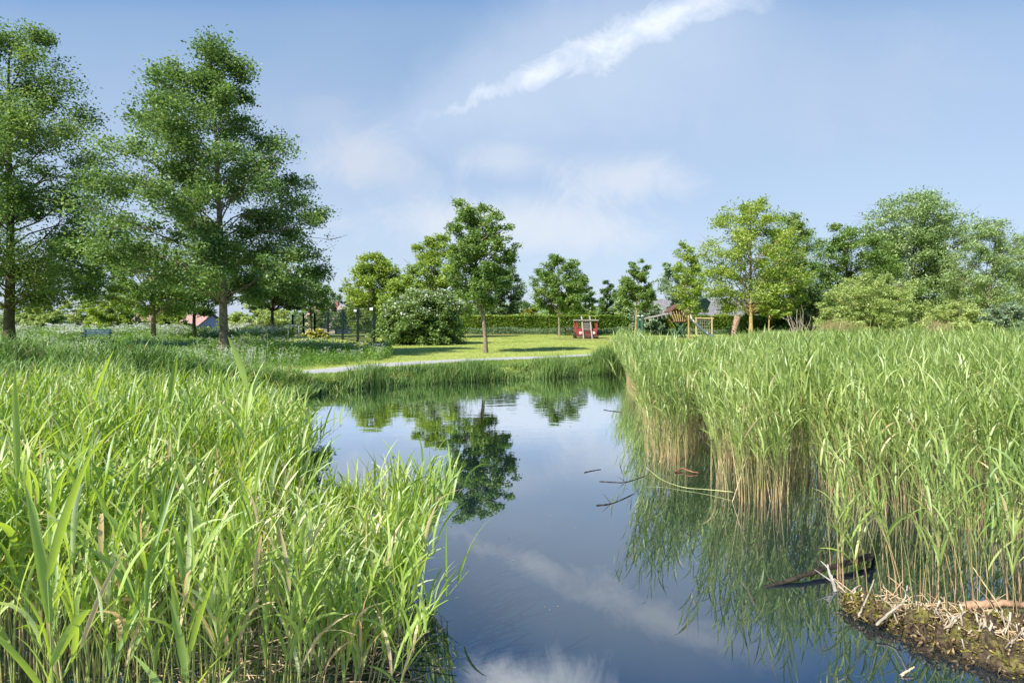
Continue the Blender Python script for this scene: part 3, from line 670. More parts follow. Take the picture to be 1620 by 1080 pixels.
for i in range(9):
    z = .14+i*.17; one('rung', BROWNW if i < 4 else GREYW, lad, lambda h: h.box((0.02, -.42+.27*z, z), (.74-.06*z, .05, .07)))
for sx in (-.95, .95):
    for sy in (.35, 1.6):
        wl_ = one('wheel', BLACK, fe, lambda h: h.tube([(sx-.09, sy, .28), (sx-.07, sy, .28), (sx+.07, sy, .28), (sx+.09, sy, .28)], [.24, .28, .28, .24], 18))
        one('hub', RED, wl_, lambda h: h.tube([(sx-.1, sy, .28), (sx+.1, sy, .28)], .1, 12))

# low dark bench beside the lorry
b = on(905, 530.5)
bn = empty('park_bench', b, 'low dark bench beside the red play lorry', 'bench')
one('seat', BROWNW, bn, lambda h: [h.box((0, y_, .44), (1.55, .12, .05)) for y_ in (-.16, 0, .16)])
one('backrest', GREYW, bn, lambda h: [h.box((0, .27, z_), (1.55, .04, .1)) for z_ in (.66, .8)])
for sx in (-.7, .7): one('leg', DKGREEN, bn, lambda h: (h.box((sx, -.15, .21), (.07, .07, .42)), h.box((sx, .2, .42), (.07, .07, .84), rx=-.1)))

# blue bench on the left
b = np.array([(152-810)/F*43, 43, LAND])
bn = empty('park_bench', b, 'blue slatted bench before the parsley field', 'bench', rz=.12)
one('seat', BLUE, bn, lambda h: [h.box((0, y_, .45), (2.0, .11, .05)) for y_ in (-.2, -.07, .06)])
one('backrest', BLUE, bn, lambda h: [h.box((0, .2+.03*i, .62+i*.13), (2.0, .04, .10)) for i in range(3)])
for sx in (-.85, .85): one('leg', DKGREEN, bn, lambda h: (h.box((sx, -.16, .22), (.08, .08, .44)), h.box((sx, .2, .45), (.08, .08, .9), rx=-.15)))
for sx in (-.97, .97): one('armrest', DKGREEN, bn, lambda h: h.box((sx, 0, .66), (.06, .46, .05)))

# climbing tower with slide
D = 53.0; b = np.array([(1075-810)/F*D, D, LAND]); q = D/F
pt = empty('climbing_tower', b, 'wooden climbing tower on crossed green legs with steel slide', 'climbing frame')
def lp(px, py, y=0): return ((px-1075)*q, y, EYE-(py-507)*q-LAND)
for y_ in (-.55, .55):
    one('leg', GREENP, pt, lambda h: h.tube([lp(1083, 534.5, y_), lp(1060, 497, y_)], .085, 8))
    one('leg', GREENP, pt, lambda h: h.tube([lp(1063, 534.5, y_), lp(1086, 503, y_)], .085, 8))
    one('leg', GREENP, pt, lambda h: h.tube([lp(1073, 534, y_+.2), lp(1088, 508, y_+.2)], .07, 8))
one('platform', BROWNW, pt, lambda h: h.box(lp(1077, 508.5), (1.75, 1.4, .1)))
one('fence', HONEY, pt, lambda h: [h.tube([lp(1064+i*3.2, 508, -.72), lp(1057+i*4.2, 494-2.5*sin(i/7*pi), -.92)], .05, 6) for i in range(8)])
one('fence', HONEY, pt, lambda h: [h.tube([lp(1064+i*3.2, 508, .72), lp(1057+i*4.2, 494, .92)], .05, 6) for i in range(8)])
one('roof', BROWNW, pt, lambda h: (h.prism([lp(1055, 494.5, -.95), lp(1070, 482.6, -.95), lp(1070, 481.4, -.95), lp(1054, 493.4, -.95)], (0, 1.9, 0)), h.prism([lp(1070, 482.6, -.95), lp(1080, 492, -.95), lp(1081, 491, -.95), lp(1070, 481.4, -.95)], (0, 1.9, 0))))
one('back_wall', BROWNW, pt, lambda h: h.box(lp(1072, 491, .7), (.62, .05, .7)))
one('roof_sail', TARP, pt, lambda h: h.prism([lp(1093, 494, -.6), lp(1101, 477, -.6), lp(1113, 472, -.6), lp(1121, 478, -.6), lp(1116, 489, -.6), lp(1104, 494, -.6)], (.1, 1.1, .06)))
one('sail_strut', TANW, pt, lambda h: h.tube([lp(1092, 501, -.62), lp(1101, 484, -.62)], .05, 6))
def slide(h):
    pts = [(1091, 499), (1093, 504), (1098, 510), (1106, 518), (1114, 525), (1120, 530), (1124, 531.6), (1129, 532)]
    for i in range(len(pts)-1):
        a_, c_ = Vector(lp(*pts[i], -.1)), Vector(lp(*pts[i+1], -.1)); a2, c2 = a_+Vector((0, .5, 0)), c_+Vector((0, .5, 0))
        h.prism([a_, c_, c2, a2], (0, 0, .03)); h.prism([a_+Vector((0, -.03, -.02)), c_+Vector((0, -.03, -.02)), c_+Vector((0, -.03, .2)), a_+Vector((0, -.03, .2))], (0, .03, 0)); h.prism([a2+Vector((0, 0, -.02)), c2+Vector((0, 0, -.02)), c2+Vector((0, 0, .2)), a2+Vector((0, 0, .2))], (0, .03, 0))
one('slide', STEEL, pt, slide)
one('slide_leg', DKGREEN, pt, lambda h: h.tube([lp(1114, 534, .1), lp(1114, 526, .1)], .04, 6))
# walkway rising to the tower
rp = one('ramp', GREYW, pt, lambda h: (h.prism([lp(1010, 506.6, -.45), lp(1057, 496.5, -.45), lp(1057, 494.8, -.45), lp(1010, 505, -.45)], (0, .12, 0)), h.prism([lp(1010, 506.6, .35), lp(1057, 496.5, .35), lp(1057, 494.8, .35), lp(1010, 505, .35)], (0, .12, 0)),
        [h.box(lp(1013+i*3.4, 504.5-i*.73, 0), (.14, .8, .05)) for i in range(13)]))
for i in range(6): one('rope', ROPE, rp, lambda h: h.tube([lp(1019+i*6.5, 503.6-i*1.4, -.40), lp(1019.5+i*6.5, 509-i*1.2, -.42)], .025, 5))
for y_, px_ in ((-.4, 1014.5), (.4, 1011.5)):
    po = one('post', GREENP, pt, lambda h: h.tube([lp(px_, 535, y_), lp(px_, 499.5, y_)], .15 if y_ < 0 else .12, 10))
    one('post_cap', WHITE, po, lambda h: h.tube([lp(px_, 500, y_), lp(px_, 498.6, y_)], [.16, .08], 10))

# timber frame behind the slide
Df = 57.0; b = np.array([(1114-810)/F*Df, Df, LAND]); q2 = Df/F
fr_ = empty('climbing_bars', b, 'plain tan timber frame with a crossbar behind the slide', 'climbing frame')
def fp(px, py, y=0): return ((px-1114)*q2, y, EYE-(py-507)*q2-LAND)
for px_ in (1101.5, 1126.5): one('post', TANW, fr_, lambda h: h.tube([fp(px_, 533), fp(px_, 501.5)], .085, 8))
one('crossbar', TANW, fr_, lambda h: h.tube([fp(1099.5, 503.2), fp(1129, 503.8)], .075, 8))
one('net', ROPE, fr_, lambda h: ([h.tube([fp(1104+i*3.6, 503.4), fp(1104+i*3.6, 530)], .012, 4) for i in range(6)], [h.tube([fp(1101.5, 507+i*4.5), fp(1126.5, 507+i*4.5)], .012, 4) for i in range(5)]))

# tree stump
b = at(1164, 55); b[2] = LAND
st_ = empty('tree_stump', b, 'tall pale leaning tree stump behind the meadow', 'tree stump')
mt = MB(); s = np.linspace(0, 1, 8); P = np.stack([b[0]+(-.35+.55*s), np.full(8, b[1]), LAND-.1+s*2.15], -1)
tubes(mt, P[None], np.array([[.34, .28, .25, .25, .27, .29, .30, .30]]), 12); mt.build('trunk', mat('peeling_bark', (.40, .27, .19), .9, col2=(.16, .11, .08), scale=4, bump=.8), st_, loc=b, smooth=True)
mt = MB(); n_ = 12; th = np.arange(n_)/n_*2*pi
rg = np.stack([b[0]+.20+.30*np.cos(th), b[1]+.30*np.sin(th), np.full(n_, LAND+2.04)+.03*np.sin(th*3)], -1); mt.add(np.concatenate([rg, np.tile([[b[0]+.2, b[1], LAND+2.0]], (n_, 1))]), [(i, (i+1) % n_, n_+(i+1) % n_, n_+i) for i in range(n_)])
mt.build('cut_top', BARK_W, st_, loc=b)

# bleached dead branches
b = at(1264, 52); b[2] = LAND
db = empty('dead_shrub', b, 'bleached leafless branches in front of the dark bush', 'dead shrub')
r = np.random.default_rng(8); mt = MB(); nb_ = 22
s = np.linspace(0, 1, 5); ex = r.uniform(-1.3, 2.2, nb_); ez = r.uniform(.9, 2.9, nb_)*np.where(ex > .8, .6, 1)
P = np.stack([b[0]+ex[:, None]*(.5+.5*s)[None]+r.normal(0, .05, (nb_, 5)), b[1]+r.uniform(-.5, .5, nb_)[:, None]*s[None], LAND+ez[:, None]*s[None]], -1)
tubes(mt, P, (r.uniform(.022, .05, nb_))[:, None]*(1-.6*s)[None], 5)
ti_ = r.integers(0, nb_, 40); kk = r.integers(2, 5, 40); A = P[ti_, kk]; dd = r.normal(0, .3, (40, 3)); dd[:, 2] = np.abs(dd[:, 2])+.15
tubes(mt, np.stack([A, A+dd*.6, A+dd], 1), np.tile([[.018, .012, .006]], (40, 1)), 4)
mt.build('branches', BARK_W, db, loc=b)

# ------------------------------------------------------------------ houses
BRICK_R = mat('pale_red_roof_tiles', (.31, .19, .16), .8, var=.2, scale=3)
WALLW = mat('pale_rendered_wall', (.55, .58, .58), .8, var=.08)
WALLB = mat('cream_brick_wall', (.55, .45, .38), .85, var=.15, scale=4)
GLASS = mat('dark_window_glass', (.03, .045, .06), .1, var=.2, spec=.6)
THATCH = mat('grey_barn_roof', (.17, .165, .175), .9, var=.22, scale=2, bump=.5)
REDBR = mat('brown_brick_wall', (.22, .11, .08), .9, var=.25, scale=3)
def house(name, label, px, d, base_z, wid, dep, eave, ridge, roofm, wallm, rz, chimney=True, wins=2):
    x = (px-810)/F*d; h0 = empty(name, (x, d, base_z), label, 'house', rz=rz)
    # ridge runs along local x
    one('wall', wallm, h0, lambda h: h.prism([(-wid/2, -dep/2, 0), (-wid/2, dep/2, 0), (-wid/2, dep/2, eave), (-wid/2, 0, ridge-.15), (-wid/2, -dep/2, eave)], (wid, 0, 0)))
    def rf(h):
        for sgn in (-1, 1):
            n = Vector((0, sgn*(ridge-eave), dep/2)).normalized()*.18; o_ = .45; ez_ = eave-(ridge-eave)*o_/(dep/2)
            a_ = Vector((-wid/2-.4, sgn*(dep/2+o_), ez_)); c_ = Vector((-wid/2-.4, 0, ridge)); h.prism([a_, c_, c_+n, a_+n], (wid+.8, 0, 0))
    ro = one('roof', roofm, h0, rf)
    if chimney: one('chimney', REDBR, ro, lambda h: h.box((wid*.28, 0, ridge+.4), (.7, .7, 1.5)))
    for i in range(wins):
        wx = (-.5+(i+.5)/wins)*wid*.8
        fr = one('window', WHITE, h0, lambda h: h.box((wx, -dep/2-.02, eave*.55), (1.3, .12, 1.25)))
        one('pane', GLASS, fr, lambda h: h.box((wx, -dep/2-.09, eave*.55), (1.1, .06, 1.05)))
    # gable window
    fr = one('window', WHITE, h0, lambda h: h.box((wid/2+.02, -.8, eave+.3), (.12, 1.1, 1.1)))
    one('pane', GLASS, fr, lambda h: h.box((wid/2+.09, -.8, eave+.3), (.06, .9, .9)))
    return h0
house('house', 'white walled house with a red tiled roof behind the parsley', 318, 112, -2.2, 7.5, 7.0, 2.6, 5.4, BRICK_R, WALLW, -.55)
house('house', 'pale reddish house glimpsed through the sports cage', 521, 128, -1.0, 7, 8, 3.4, 6.2, mat('faded_roof_tiles', (.44, .28, .24), .85, var=.2, scale=3), WALLB, -.2)
house('house', 'small roof peeking over the parsley behind a tree trunk', 228, 125, -2.2, 6, 7, 3.2, 6.0, mat('dull_roof_tiles', (.30, .19, .15), .85, var=.2, scale=3), WALLB, .3)
house('barn', 'long barn with a big dark grey roof behind the hedge', 1098, 86, LAND, 13.5, 9.5, 2.2, 4.7, THATCH, REDBR, -.06, False, 3)

# lamp post beyond the bench
b = at(213, 80); b[2] = float(gz(b[:1], b[1:2])[0])
lpst = empty('street_lamp', b, 'slim pale lamp post beyond the parsley field', 'street lamp')
one('pole', mat('galvanised_pole', (.50, .52, .50), .5, .6, var=.1), lpst, lambda h: h.tube([(0, 0, -.1), (0, 0, 2.2), (0, 0, 3.6)], [.07, .055, .045], 8))
one('lamp_head', WHITE, lpst, lambda h: h.tube([(0, 0, 3.55), (0, 0, 3.7), (0, 0, 3.95)], [.08, .22, .1], 12))

# ------------------------------------------------------------------ sports cage fence and goal
cage = [(463, 60.5, 497), (480, 59, 496), (498, 57, 495), (519, 52, 493), (542, 47, 491), (566, 42.5, 489), (592, 37.5, 486)]
c0 = at(463, 60.5); c0[2] = LAND
fc = empty('sports_fence', c0, 'tall dark green mesh fence of the ball court', 'fence')
tops_ = []
for (px_, d_, ty) in cage:
    p = at(px_, d_); tz = EYE-(ty-507)/F*d_; tops_.append((p[0]-c0[0], p[1]-c0[1], tz-LAND))
for i, (x_, y_, h_) in enumerate(tops_):
    po = one('post', DKGREEN, fc, lambda h: h.box((x_, y_, h_/2-.1), (.15, .15, h_+.2)))
    if i in (0, 5, 6): one('lamp_box', WHITE, po, lambda h: h.box((x_-.16, y_-.05, h_-.12), (.20, .2, .16)))
for i in range(6):
    (xa, ya, ha), (xb, yb, hb) = tops_[i], tops_[i+1]
    def pan(h):
        L_ = math.hypot(xb-xa, yb-ya); n_ = int(L_/.16)
        for k in range(1, n_):
            f_ = k/n_; h.tube([(xa+(xb-xa)*f_, ya+(yb-ya)*f_, .1), (xa+(xb-xa)*f_, ya+(yb-ya)*f_, ha+(hb-ha)*f_-.05)], .0095, 3)
        for k in range(13):
            g_ = .04+k/12.2; h.tube([(xa, ya, ha*g_), (xb, yb, hb*g_)], .015 if k % 4 else .036, 3)
    one('mesh_panel', DKGREEN, fc, pan)
b = at(466, 52); b[2] = LAND
gl_ = empty('football_goal', b, 'white framed goal at the open end of the ball court', 'goal')
one('frame', WHITE, gl_, lambda h: (h.tube([(-.55, 0, 0), (-.55, 0, 1.15), (.5, -.3, 1.15), (.5, -.3, 0)], .06, 8), h.tube([(-.55, 0, 1.15), (-.2, .9, .9), (-.2, .9, 0)], .03, 6), h.tube([(.5, -.3, 1.15), (.85, .6, .9), (.85, .6, 0)], .03, 6)))
one('net', ROPE, gl_, lambda h: [h.tube([(-.55+.17*i, -.05*i, 1.1), (-.2+.17*i, .9-.05*i, .9), (-.2+.17*i, .9-.05*i, 0)], .008, 3) for i in range(7)])

T('bush', 'pale grey green bush behind the back corner of the sports cage', 'bush', 505, 84, [(488, 492, 520), (502, 470, 545), (520, 466, 548)], L_WILLOW, BARK_D, 26, 5500, .25, .05, seed=91, stems=4)
# yellow flowering bush in the court
T('bush', 'yellow flowering bush inside the sports cage', 'bush', 503, 50, [(521, 488, 512), (528, 480, 520), (540, 478, 522)], L_YEL, BARK_D, 20, 3500, .16, .04, seed=90, stems=4, blossom=(.2, 600, L_YFLOW))

# ------------------------------------------------------------------ grass, parsley, reeds (stuff)
def frus(p, m=1.0):
    """keep what the view plausibly sees, with a margin of m metres"""
    return np.abs(p[:, 0]) < .92*p[:, 1]+m
def on_path(x, y, wdt=.85):
    d = np.full(np.shape(x), 1e9)
    for c in pc[::3]: d = np.minimum(d, np.hypot(x-c[0], y-c[1]))
    return d < wdt
def stuff(mb, name, m, label, cat, smooth=False): return tag(mb.build(name, m, smooth=smooth), label, cat, kind='stuff')

# lawn blades, short
poly = np.array([(-7.5, 20.5), (-6.3, 18.2), (-4.3, 17.3), (0, 19.3), (4.2, 22.1), (7, 23.0), (14, 32), (17, 50), (16, 66), (-8, 66), (-8.5, 40), (-8.5, 33)])
p = pts_in(poly, 120000, rng); dens = np.clip(34/p[:, 1], .35, 1)**1.6; p = p[(rng.random(len(p)) < dens) & ~on_path(p[:, 0], p[:, 1], .78)]
p = p[(sdf(POND, p[:, 0], p[:, 1]) > .1)]
H = rng.uniform(.03, .075, len(p))*np.where(p[:, 1] > 40, 1.3, 1); mb_ = MB()
tuft = vnoise(p[:, 0], p[:, 1], .7, 5)
blades(mb_, np.c_[p, gz(p[:, 0], p[:, 1])-.01], H*(.7+.7*tuft), np.full(len(p), .011)*np.clip(p[:, 1]/22, 1, 2.6), rng, 2, .6, tmean=.5)
stuff(mb_, 'lawn_grass', L_LAWN, 'short mown sunlit lawn grass beyond the path', 'lawn grass')

# bank grass between path and water + rough edges
poly = np.array([(-7.2, 14.0), (-5.4, 15.0), (-4.3, 16.7), (-2.2, 18.0), (.86, 19.4), (4.2, 21.5), (7, 22.4), (8, 24), (3.5, 25.2), (-.2, 23.2), (-2.6, 21.6), (-4.6, 19.6), (-6.0, 17.3), (-7.6, 15.8)])
p = pts_in(poly, 70000, rng); p = p[~on_path(p[:, 0], p[:, 1], .80)]
sd = sdf(POND, p[:, 0], p[:, 1]); kx = (sd > -.22); p = p[kx]; sd = sd[kx]
tall = np.clip((p[:, 0]+4.6)/1.0, 0, 1)*np.clip(1.5-np.abs(sd-.35)*1.0, 0, 1)
H = rng.uniform(.04, .11, len(p))*(.6+.8*vnoise(p[:, 0], p[:, 1], 1.6, 4)) + np.where(sd < .30, .24, 0)*rng.random(len(p))
mb_ = MB(); blades(mb_, np.c_[p, gz(p[:, 0], p[:, 1])-.02], H, np.full(len(p), .013), rng, 2, .6, tmean=.5)
stuff(mb_, 'bank_grass', L_GRASS, 'rough green grass between the path and the water', 'grass')

# sedge/reed fringe of the far bank
def edge_strip(x0, x1, n, off_lo, off_hi, r_):
    x = r_.uniform(x0, x1, n); po = POND[5:14][::-1]
    y = np.interp(x, po[:, 0], po[:, 1]); return np.c_[x, y+r_.uniform(off_lo, off_hi, n)]
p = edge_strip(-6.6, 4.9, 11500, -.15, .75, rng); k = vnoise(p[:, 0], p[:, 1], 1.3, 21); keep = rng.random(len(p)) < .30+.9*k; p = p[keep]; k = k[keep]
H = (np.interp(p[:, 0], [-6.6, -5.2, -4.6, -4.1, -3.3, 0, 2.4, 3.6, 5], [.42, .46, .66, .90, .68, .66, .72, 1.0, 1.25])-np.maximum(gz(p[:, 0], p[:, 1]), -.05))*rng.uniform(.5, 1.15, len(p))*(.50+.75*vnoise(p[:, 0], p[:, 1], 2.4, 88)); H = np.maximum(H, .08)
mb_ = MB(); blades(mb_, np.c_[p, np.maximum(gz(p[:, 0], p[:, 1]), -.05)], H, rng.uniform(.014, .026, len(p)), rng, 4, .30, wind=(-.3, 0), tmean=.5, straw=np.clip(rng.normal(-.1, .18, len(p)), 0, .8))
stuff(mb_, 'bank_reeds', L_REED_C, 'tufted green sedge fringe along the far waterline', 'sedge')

# reeds of the far bank on the left (darker belt)
poly = np.array([(-17, 12.0), (-9.5, 12.3), (-7.2, 13.0), (-5.6, 13.9), (-5.2, 15.2), (-6.6, 16.0), (-8.6, 15.0), (-11.5, 14.7), (-18, 15.6)])
p = pts_in(poly, 6500, rng); p = p[frus(p, 3) & ~on_path(p[:, 0], p[:, 1], .6)]
H = rng.uniform(.75, 1.15, len(p))*np.interp(p[:, 0], [-12, -9.0, -7.7, -6.7], [1.0, .95, .34, .06])
H = np.where(p[:, 1] > 14.9, H*.8, H)
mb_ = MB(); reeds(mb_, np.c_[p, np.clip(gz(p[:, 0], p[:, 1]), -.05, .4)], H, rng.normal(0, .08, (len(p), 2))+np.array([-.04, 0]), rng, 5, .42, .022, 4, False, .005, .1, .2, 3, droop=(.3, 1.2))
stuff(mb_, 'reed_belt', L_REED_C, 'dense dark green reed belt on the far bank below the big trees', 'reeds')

# cow parsley bank and herbs
def parsley(name, poly, n, hlo, hhi, umb, label, seed, um=.045):
    r = np.random.default_rng(seed); p = pts_in(np.array(poly, float), n, r); p = p[frus(p, 2) & ~on_path(p[:, 0], p[:, 1], 1.0)]
    k = vnoise(p[:, 0], p[:, 1], .9, seed); H = r.uniform(hlo, hhi, len(p))*(.55+.6*k)
    z = np.clip(gz(p[:, 0], p[:, 1]), -3, .5); mb_ = MB(); base = np.c_[p, z]
    dd = np.clip(p[:, 1]/24, .8, 3)
    nl = 9; cl = np.repeat(np.arange(len(p)), nl); C = base[cl]+r.normal(0, 1, (len(cl), 3))*np.array([.13, .13, 0])*dd[cl][:, None]**.5; C[:, 2] += H[cl]*r.uniform(.05, .95, len(cl))
    leaf_cards(mb_, C, .10*np.ones(len(cl))*dd[cl]**.7, r, .3, np.clip(.45+.35*(k[cl]-.5)+r.normal(0, .25, len(cl)), 0, 1), .45)
    # grass among it
    bl = np.repeat(base, 4, 0)+r.normal(0, .12, (len(base)*4, 3))*np.array([1, 1, 0]); blades(mb_, bl, np.repeat(H, 4)*r.uniform(.5, 1.05, len(bl)), .012*np.repeat(dd, 4), r, 3, .35, tmean=.55)
    o = stuff(mb_, name, L_HERB, label, 'herbs')
    if umb:
        sel = r.random(len(p)) < umb*2.6*vnoise(p[:, 0], p[:, 1], 1.1, seed+3)**2.2; hb = base[sel]; hh = H[sel]; nu = 3
        tp = np.repeat(hb, nu, 0)+r.normal(0, .10, (len(hb)*nu, 3))*np.array([1, 1, .5]); tp[:, 2] += np.repeat(hh, nu)*r.uniform(.85, 1.12, len(tp))
        cl = np.repeat(np.arange(len(tp)), 6); C = tp[cl]+r.normal(0, 1, (len(cl), 3))*np.array([um*.8, um*.8, .012])
        mu = MB(); dsz = np.clip(tp[cl][:, 1]/26, .8, 2.4)
        leaf_cards(mu, C, um*.75*dsz**.6, r, 1.2, None, .9)
        P0 = np.repeat(hb, nu, 0); ms = np.stack([P0, tp-np.array([0, 0, .01])], 1); tubes(mu, ms, np.full((len(tp), 2), .0035), 3, 0.0)
        stuff(mu, 'parsley_flowers', L_BLOSSOM, 'white umbels above the '+label, 'wild flowers')
parsley('parsley_herbs', [(-18, 16.0), (-11, 15.8), (-8.6, 16.8), (-6.9, 18.6), (-5.6, 21.5), (-5.9, 24), (-8.5, 31), (-13, 35), (-22, 28)], 5200, .45, .80, .16, 'tangled herb bank beside the path under the big tree', 101)
parsley('parsley_herbs', [(-8.3, 33), (-6.4, 24.5), (-5.3, 22.3), (-5.6, 26), (-7.6, 34)], 900, .25, .55, .05, 'grassy end of the herb bank near the fence post', 102)
parsley('parsley_herbs', [(-55, 46), (-30, 46.5), (-21, 45), (-19.5, 49), (-23, 60), (-55, 62)], 5500, .7, 1.2, .30, 'wide field behind the blue bench', 103, .075)
parsley('parsley_herbs', [(-30, 26.5), (-20, 28), (-15, 32), (-14, 35), (-20, 39.5), (-36, 41), (-36, 30)], 3600, .3, .7, .12, 'patchy tall grass in front of the blue bench', 104)
# herb strip at the hedge foot
r = np.random.default_rng(44)
p = np.c_[r.uniform(-5, 26, 3500), r.uniform(66, 69, 3500)]; k = vnoise(p[:, 0], p[:, 1], .8, 9)
mb_ = MB(); C = np.repeat(np.c_[p, np.full(len(p), LAND)], 5, 0)+r.normal(0, .25, (len(p)*5, 3))*np.array([1, 1, 0]); C[:, 2] += r.uniform(.05, .95, len(C))*np.repeat(.5+.4*k, 5)
leaf_cards(mb_, C, .2, r, .3); stuff(mb_, 'nettles', L_NETTLE, 'grey green nettle strip along the hedge foot', 'nettles')

# far wood closing the horizon
r = np.random.default_rng(61); n_ = 26000
th = r.uniform(-1.15, 1.15, n_); dist = r.uniform(170, 215, n_); x_ = np.sin(th)*dist; y_ = np.cos(th)*dist
hgt = 5.0+2.6*vnoise(th*60, th*0, 1.0, 77); zb = gz(x_, y_); C = np.c_[x_, y_, zb+hgt*r.uniform(0, 1, n_)**.75]
mb_ = MB(); leaf_cards(mb_, C, 1.15, r, .4, None, .8); stuff(mb_, 'far_wood', L_MID, 'low distant belt of trees along the horizon', 'wood')

# meadow behind the right-hand reeds
poly = np.array([(4.4, 21.6), (9, 21.5), (40, 21.5), (64, 46), (64, 60), (17, 52), (14, 43), (8.6, 30), (6.2, 25)])
p = pts_in(poly, 110000, rng); p = p[frus(p, 2)]; p = p[~on_path(p[:, 0], p[:, 1], 1.3)]
dens = np.clip(30/p[:, 1], .3, 1)**1.2; p = p[rng.random(len(p)) < dens]
k = vnoise(p[:, 0], p[:, 1], .55, 31); H = rng.uniform(.45, .85, len(p))*(.75+.4*k)*np.interp(p[:, 1], [22, 27, 60], [1.35, 1.05, 1.0])*np.interp(p[:, 0]/p[:, 1], [.22, .26, .38, .45], [1, .42, .45, 1])
mb_ = MB(); blades(mb_, np.c_[p, np.clip(gz(p[:, 0], p[:, 1]), -.05, .5)], H, rng.uniform(.014, .024, len(p))*np.clip(p[:, 1]/28, .8, 2), rng, 3, .3, wind=(-.5, 0), tmean=.55, straw=np.clip(rng.normal(-.12, .2, len(p)), 0, .8))
stuff(mb_, 'meadow_grass', L_MEADOW, 'tall pale meadow grass running to the willow bushes', 'meadow grass')
# dry reed tufts by the willows
for (px_, d_, wd_, lab) in ((1328, 46, 1.6, 'dry straw coloured reed tuft at the foot of the large pale willow bush'), (1474, 48, 1.2, 'dry brownish reed tuft between the two pale willow bushes')):
    c_ = at(px_, d_); n_ = 900; q_ = np.c_[c_[0]+rng.normal(0, wd_*.5, n_), c_[1]+rng.normal(0, .5, n_), np.full(n_, LAND)]
    mb_ = MB(); blades(mb_, q_, rng.uniform(.9, 1.9, n_), np.full(n_, .035), rng, 3, .18, tmean=.5); stuff(mb_, 'dry_reeds', L_DRY, lab, 'dry reeds')

# right-hand reed bed
RB = np.array([(2.02, 8.0), (2.45, 7.9), (2.75, 8.4), (3.3, 10.2), (3.15, 8.4), (2.42, 7.1), (2.38, 6.15), (2.92, 6.0), (3.4, 7.0), (3.75, 6.7), (3.40, 5.7), (3.6, 5.3), (4.4, 5.0), (7, 5.1), (11, 8), (24, 21.8), (4.5, 21.9), (3.7, 18.4), (3.05, 13.5), (2.5, 10.4), (2.0, 8.7)])
p1 = pts_in(RB, 38000, rng); p1 = p1[frus(p1, 2.2)]
sd = sdf(RB, p1[:, 0], p1[:, 1]); dens = np.interp(p1[:, 1], [5, 9, 14, 22], [.60, .52, .50, .42])*(.65+.6*vnoise(p1[:, 0], p1[:, 1], 2.2, 55)); dens = np.where(sd > -.45, dens*2.3, dens)*np.where(vnoise(p1[:, 0], p1[:, 1], 3.4, 57) < .28, .12, 1)
kk = rng.random(len(p1)) < dens; p1 = p1[kk]; sd = sd[kk]
def outward(poly, p):
    e = .05; gxv = sdf(poly, p[:, 0]+e, p[:, 1])-sdf(poly, p[:, 0]-e, p[:, 1]); gyv = sdf(poly, p[:, 0], p[:, 1]+e)-sdf(poly, p[:, 0], p[:, 1]-e); return norm(np.c_[gxv, gyv])
ow = outward(RB, p1); edge = np.clip(1+sd/.45, 0, 1)[:, None]
lean = rng.normal(0, .10, (len(p1), 2))+np.array([-.07, -.02])+ow*edge*.17+.24*(np.c_[vnoise(p1[:, 0], p1[:, 1], 2.6, 301), vnoise(p1[:, 0], p1[:, 1], 2.6, 302)]-.5)
H = rng.uniform(1.22, 1.62, len(p1))*(1+.20*(vnoise(p1[:, 0], p1[:, 1], 1.6, 66)-.5))
H = H*np.where(p1[:, 1] > 11, np.interp(p1[:, 0]/p1[:, 1], [.20, .25, .36, .46], [1, .80, .80, 1]), 1)
near = p1[:, 1] < 10
mb_ = MB()
for sel, nl, ll, lw_, sg in ((near, 9, .36, .017, 5), (~near, 5, .44, .020, 4)):
    P3 = np.c_[p1[sel], np.full(sel.sum(), -.12)]
    reeds(mb_, P3, H[sel]+.1, lean[sel], rng, nl, ll, lw_, sg, False, .0048, .44, .40, 6 if nl == 9 else 4, wind=(-.35, -.05), droop=(.2, 1.5), el=(.95, 1.35))
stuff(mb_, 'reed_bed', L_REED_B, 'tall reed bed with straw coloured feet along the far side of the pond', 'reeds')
# last year's dead stalks left standing among them
r = np.random.default_rng(77); kk = r.choice(np.where((p1[:, 1] < 13))[0], 260); b_ = np.c_[p1[kk]+r.normal(0, .05, (260, 2)), np.full(260, -.1)]; hh = r.uniform(.5, 1.55, 260); tp = b_+np.c_[r.normal(-.05, .16, (260, 2)), hh]
mb_ = MB(); tubes(mb_, np.stack([b_, (b_+tp)/2+r.normal(0, .015, (260, 3)), tp], 1), np.full((260, 3), .0045)*np.array([1, .8, .5]), 4); stuff(mb_, 'dead_stalks', mat('bleached_stalk', (.50, .40, .25), .85, var=.25, scale=15), 'bleached dead stalks standing among the tall reeds', 'dead stalks')
# sparse reeds standing on the mud bank
SP = np.array([(2.30, 4.05), (2.6, 3.75), (3.4, 3.55), (4.6, 3.6), (4.6, 4.5), (3.6, 4.6), (2.9, 4.9), (2.5, 4.6)])
p2 = pts_in(SP, 125, rng); H = rng.uniform(.55, 1.35, len(p2))
mb_ = MB(); reeds(mb_, np.c_[p2, np.full(len(p2), -.05)], H, rng.normal(0, .16, (len(p2), 2))+np.array([-.08, 0]), rng, 5, .32, .016, 6, True, .0040, .55, .45, 7, wind=(-.2, 0), droop=(.3, 1.4), el=(.95, 1.35))
stuff(mb_, 'sparse_reeds', L_REED_B, 'loose reed stems rising from the mossy mud bank', 'reeds')

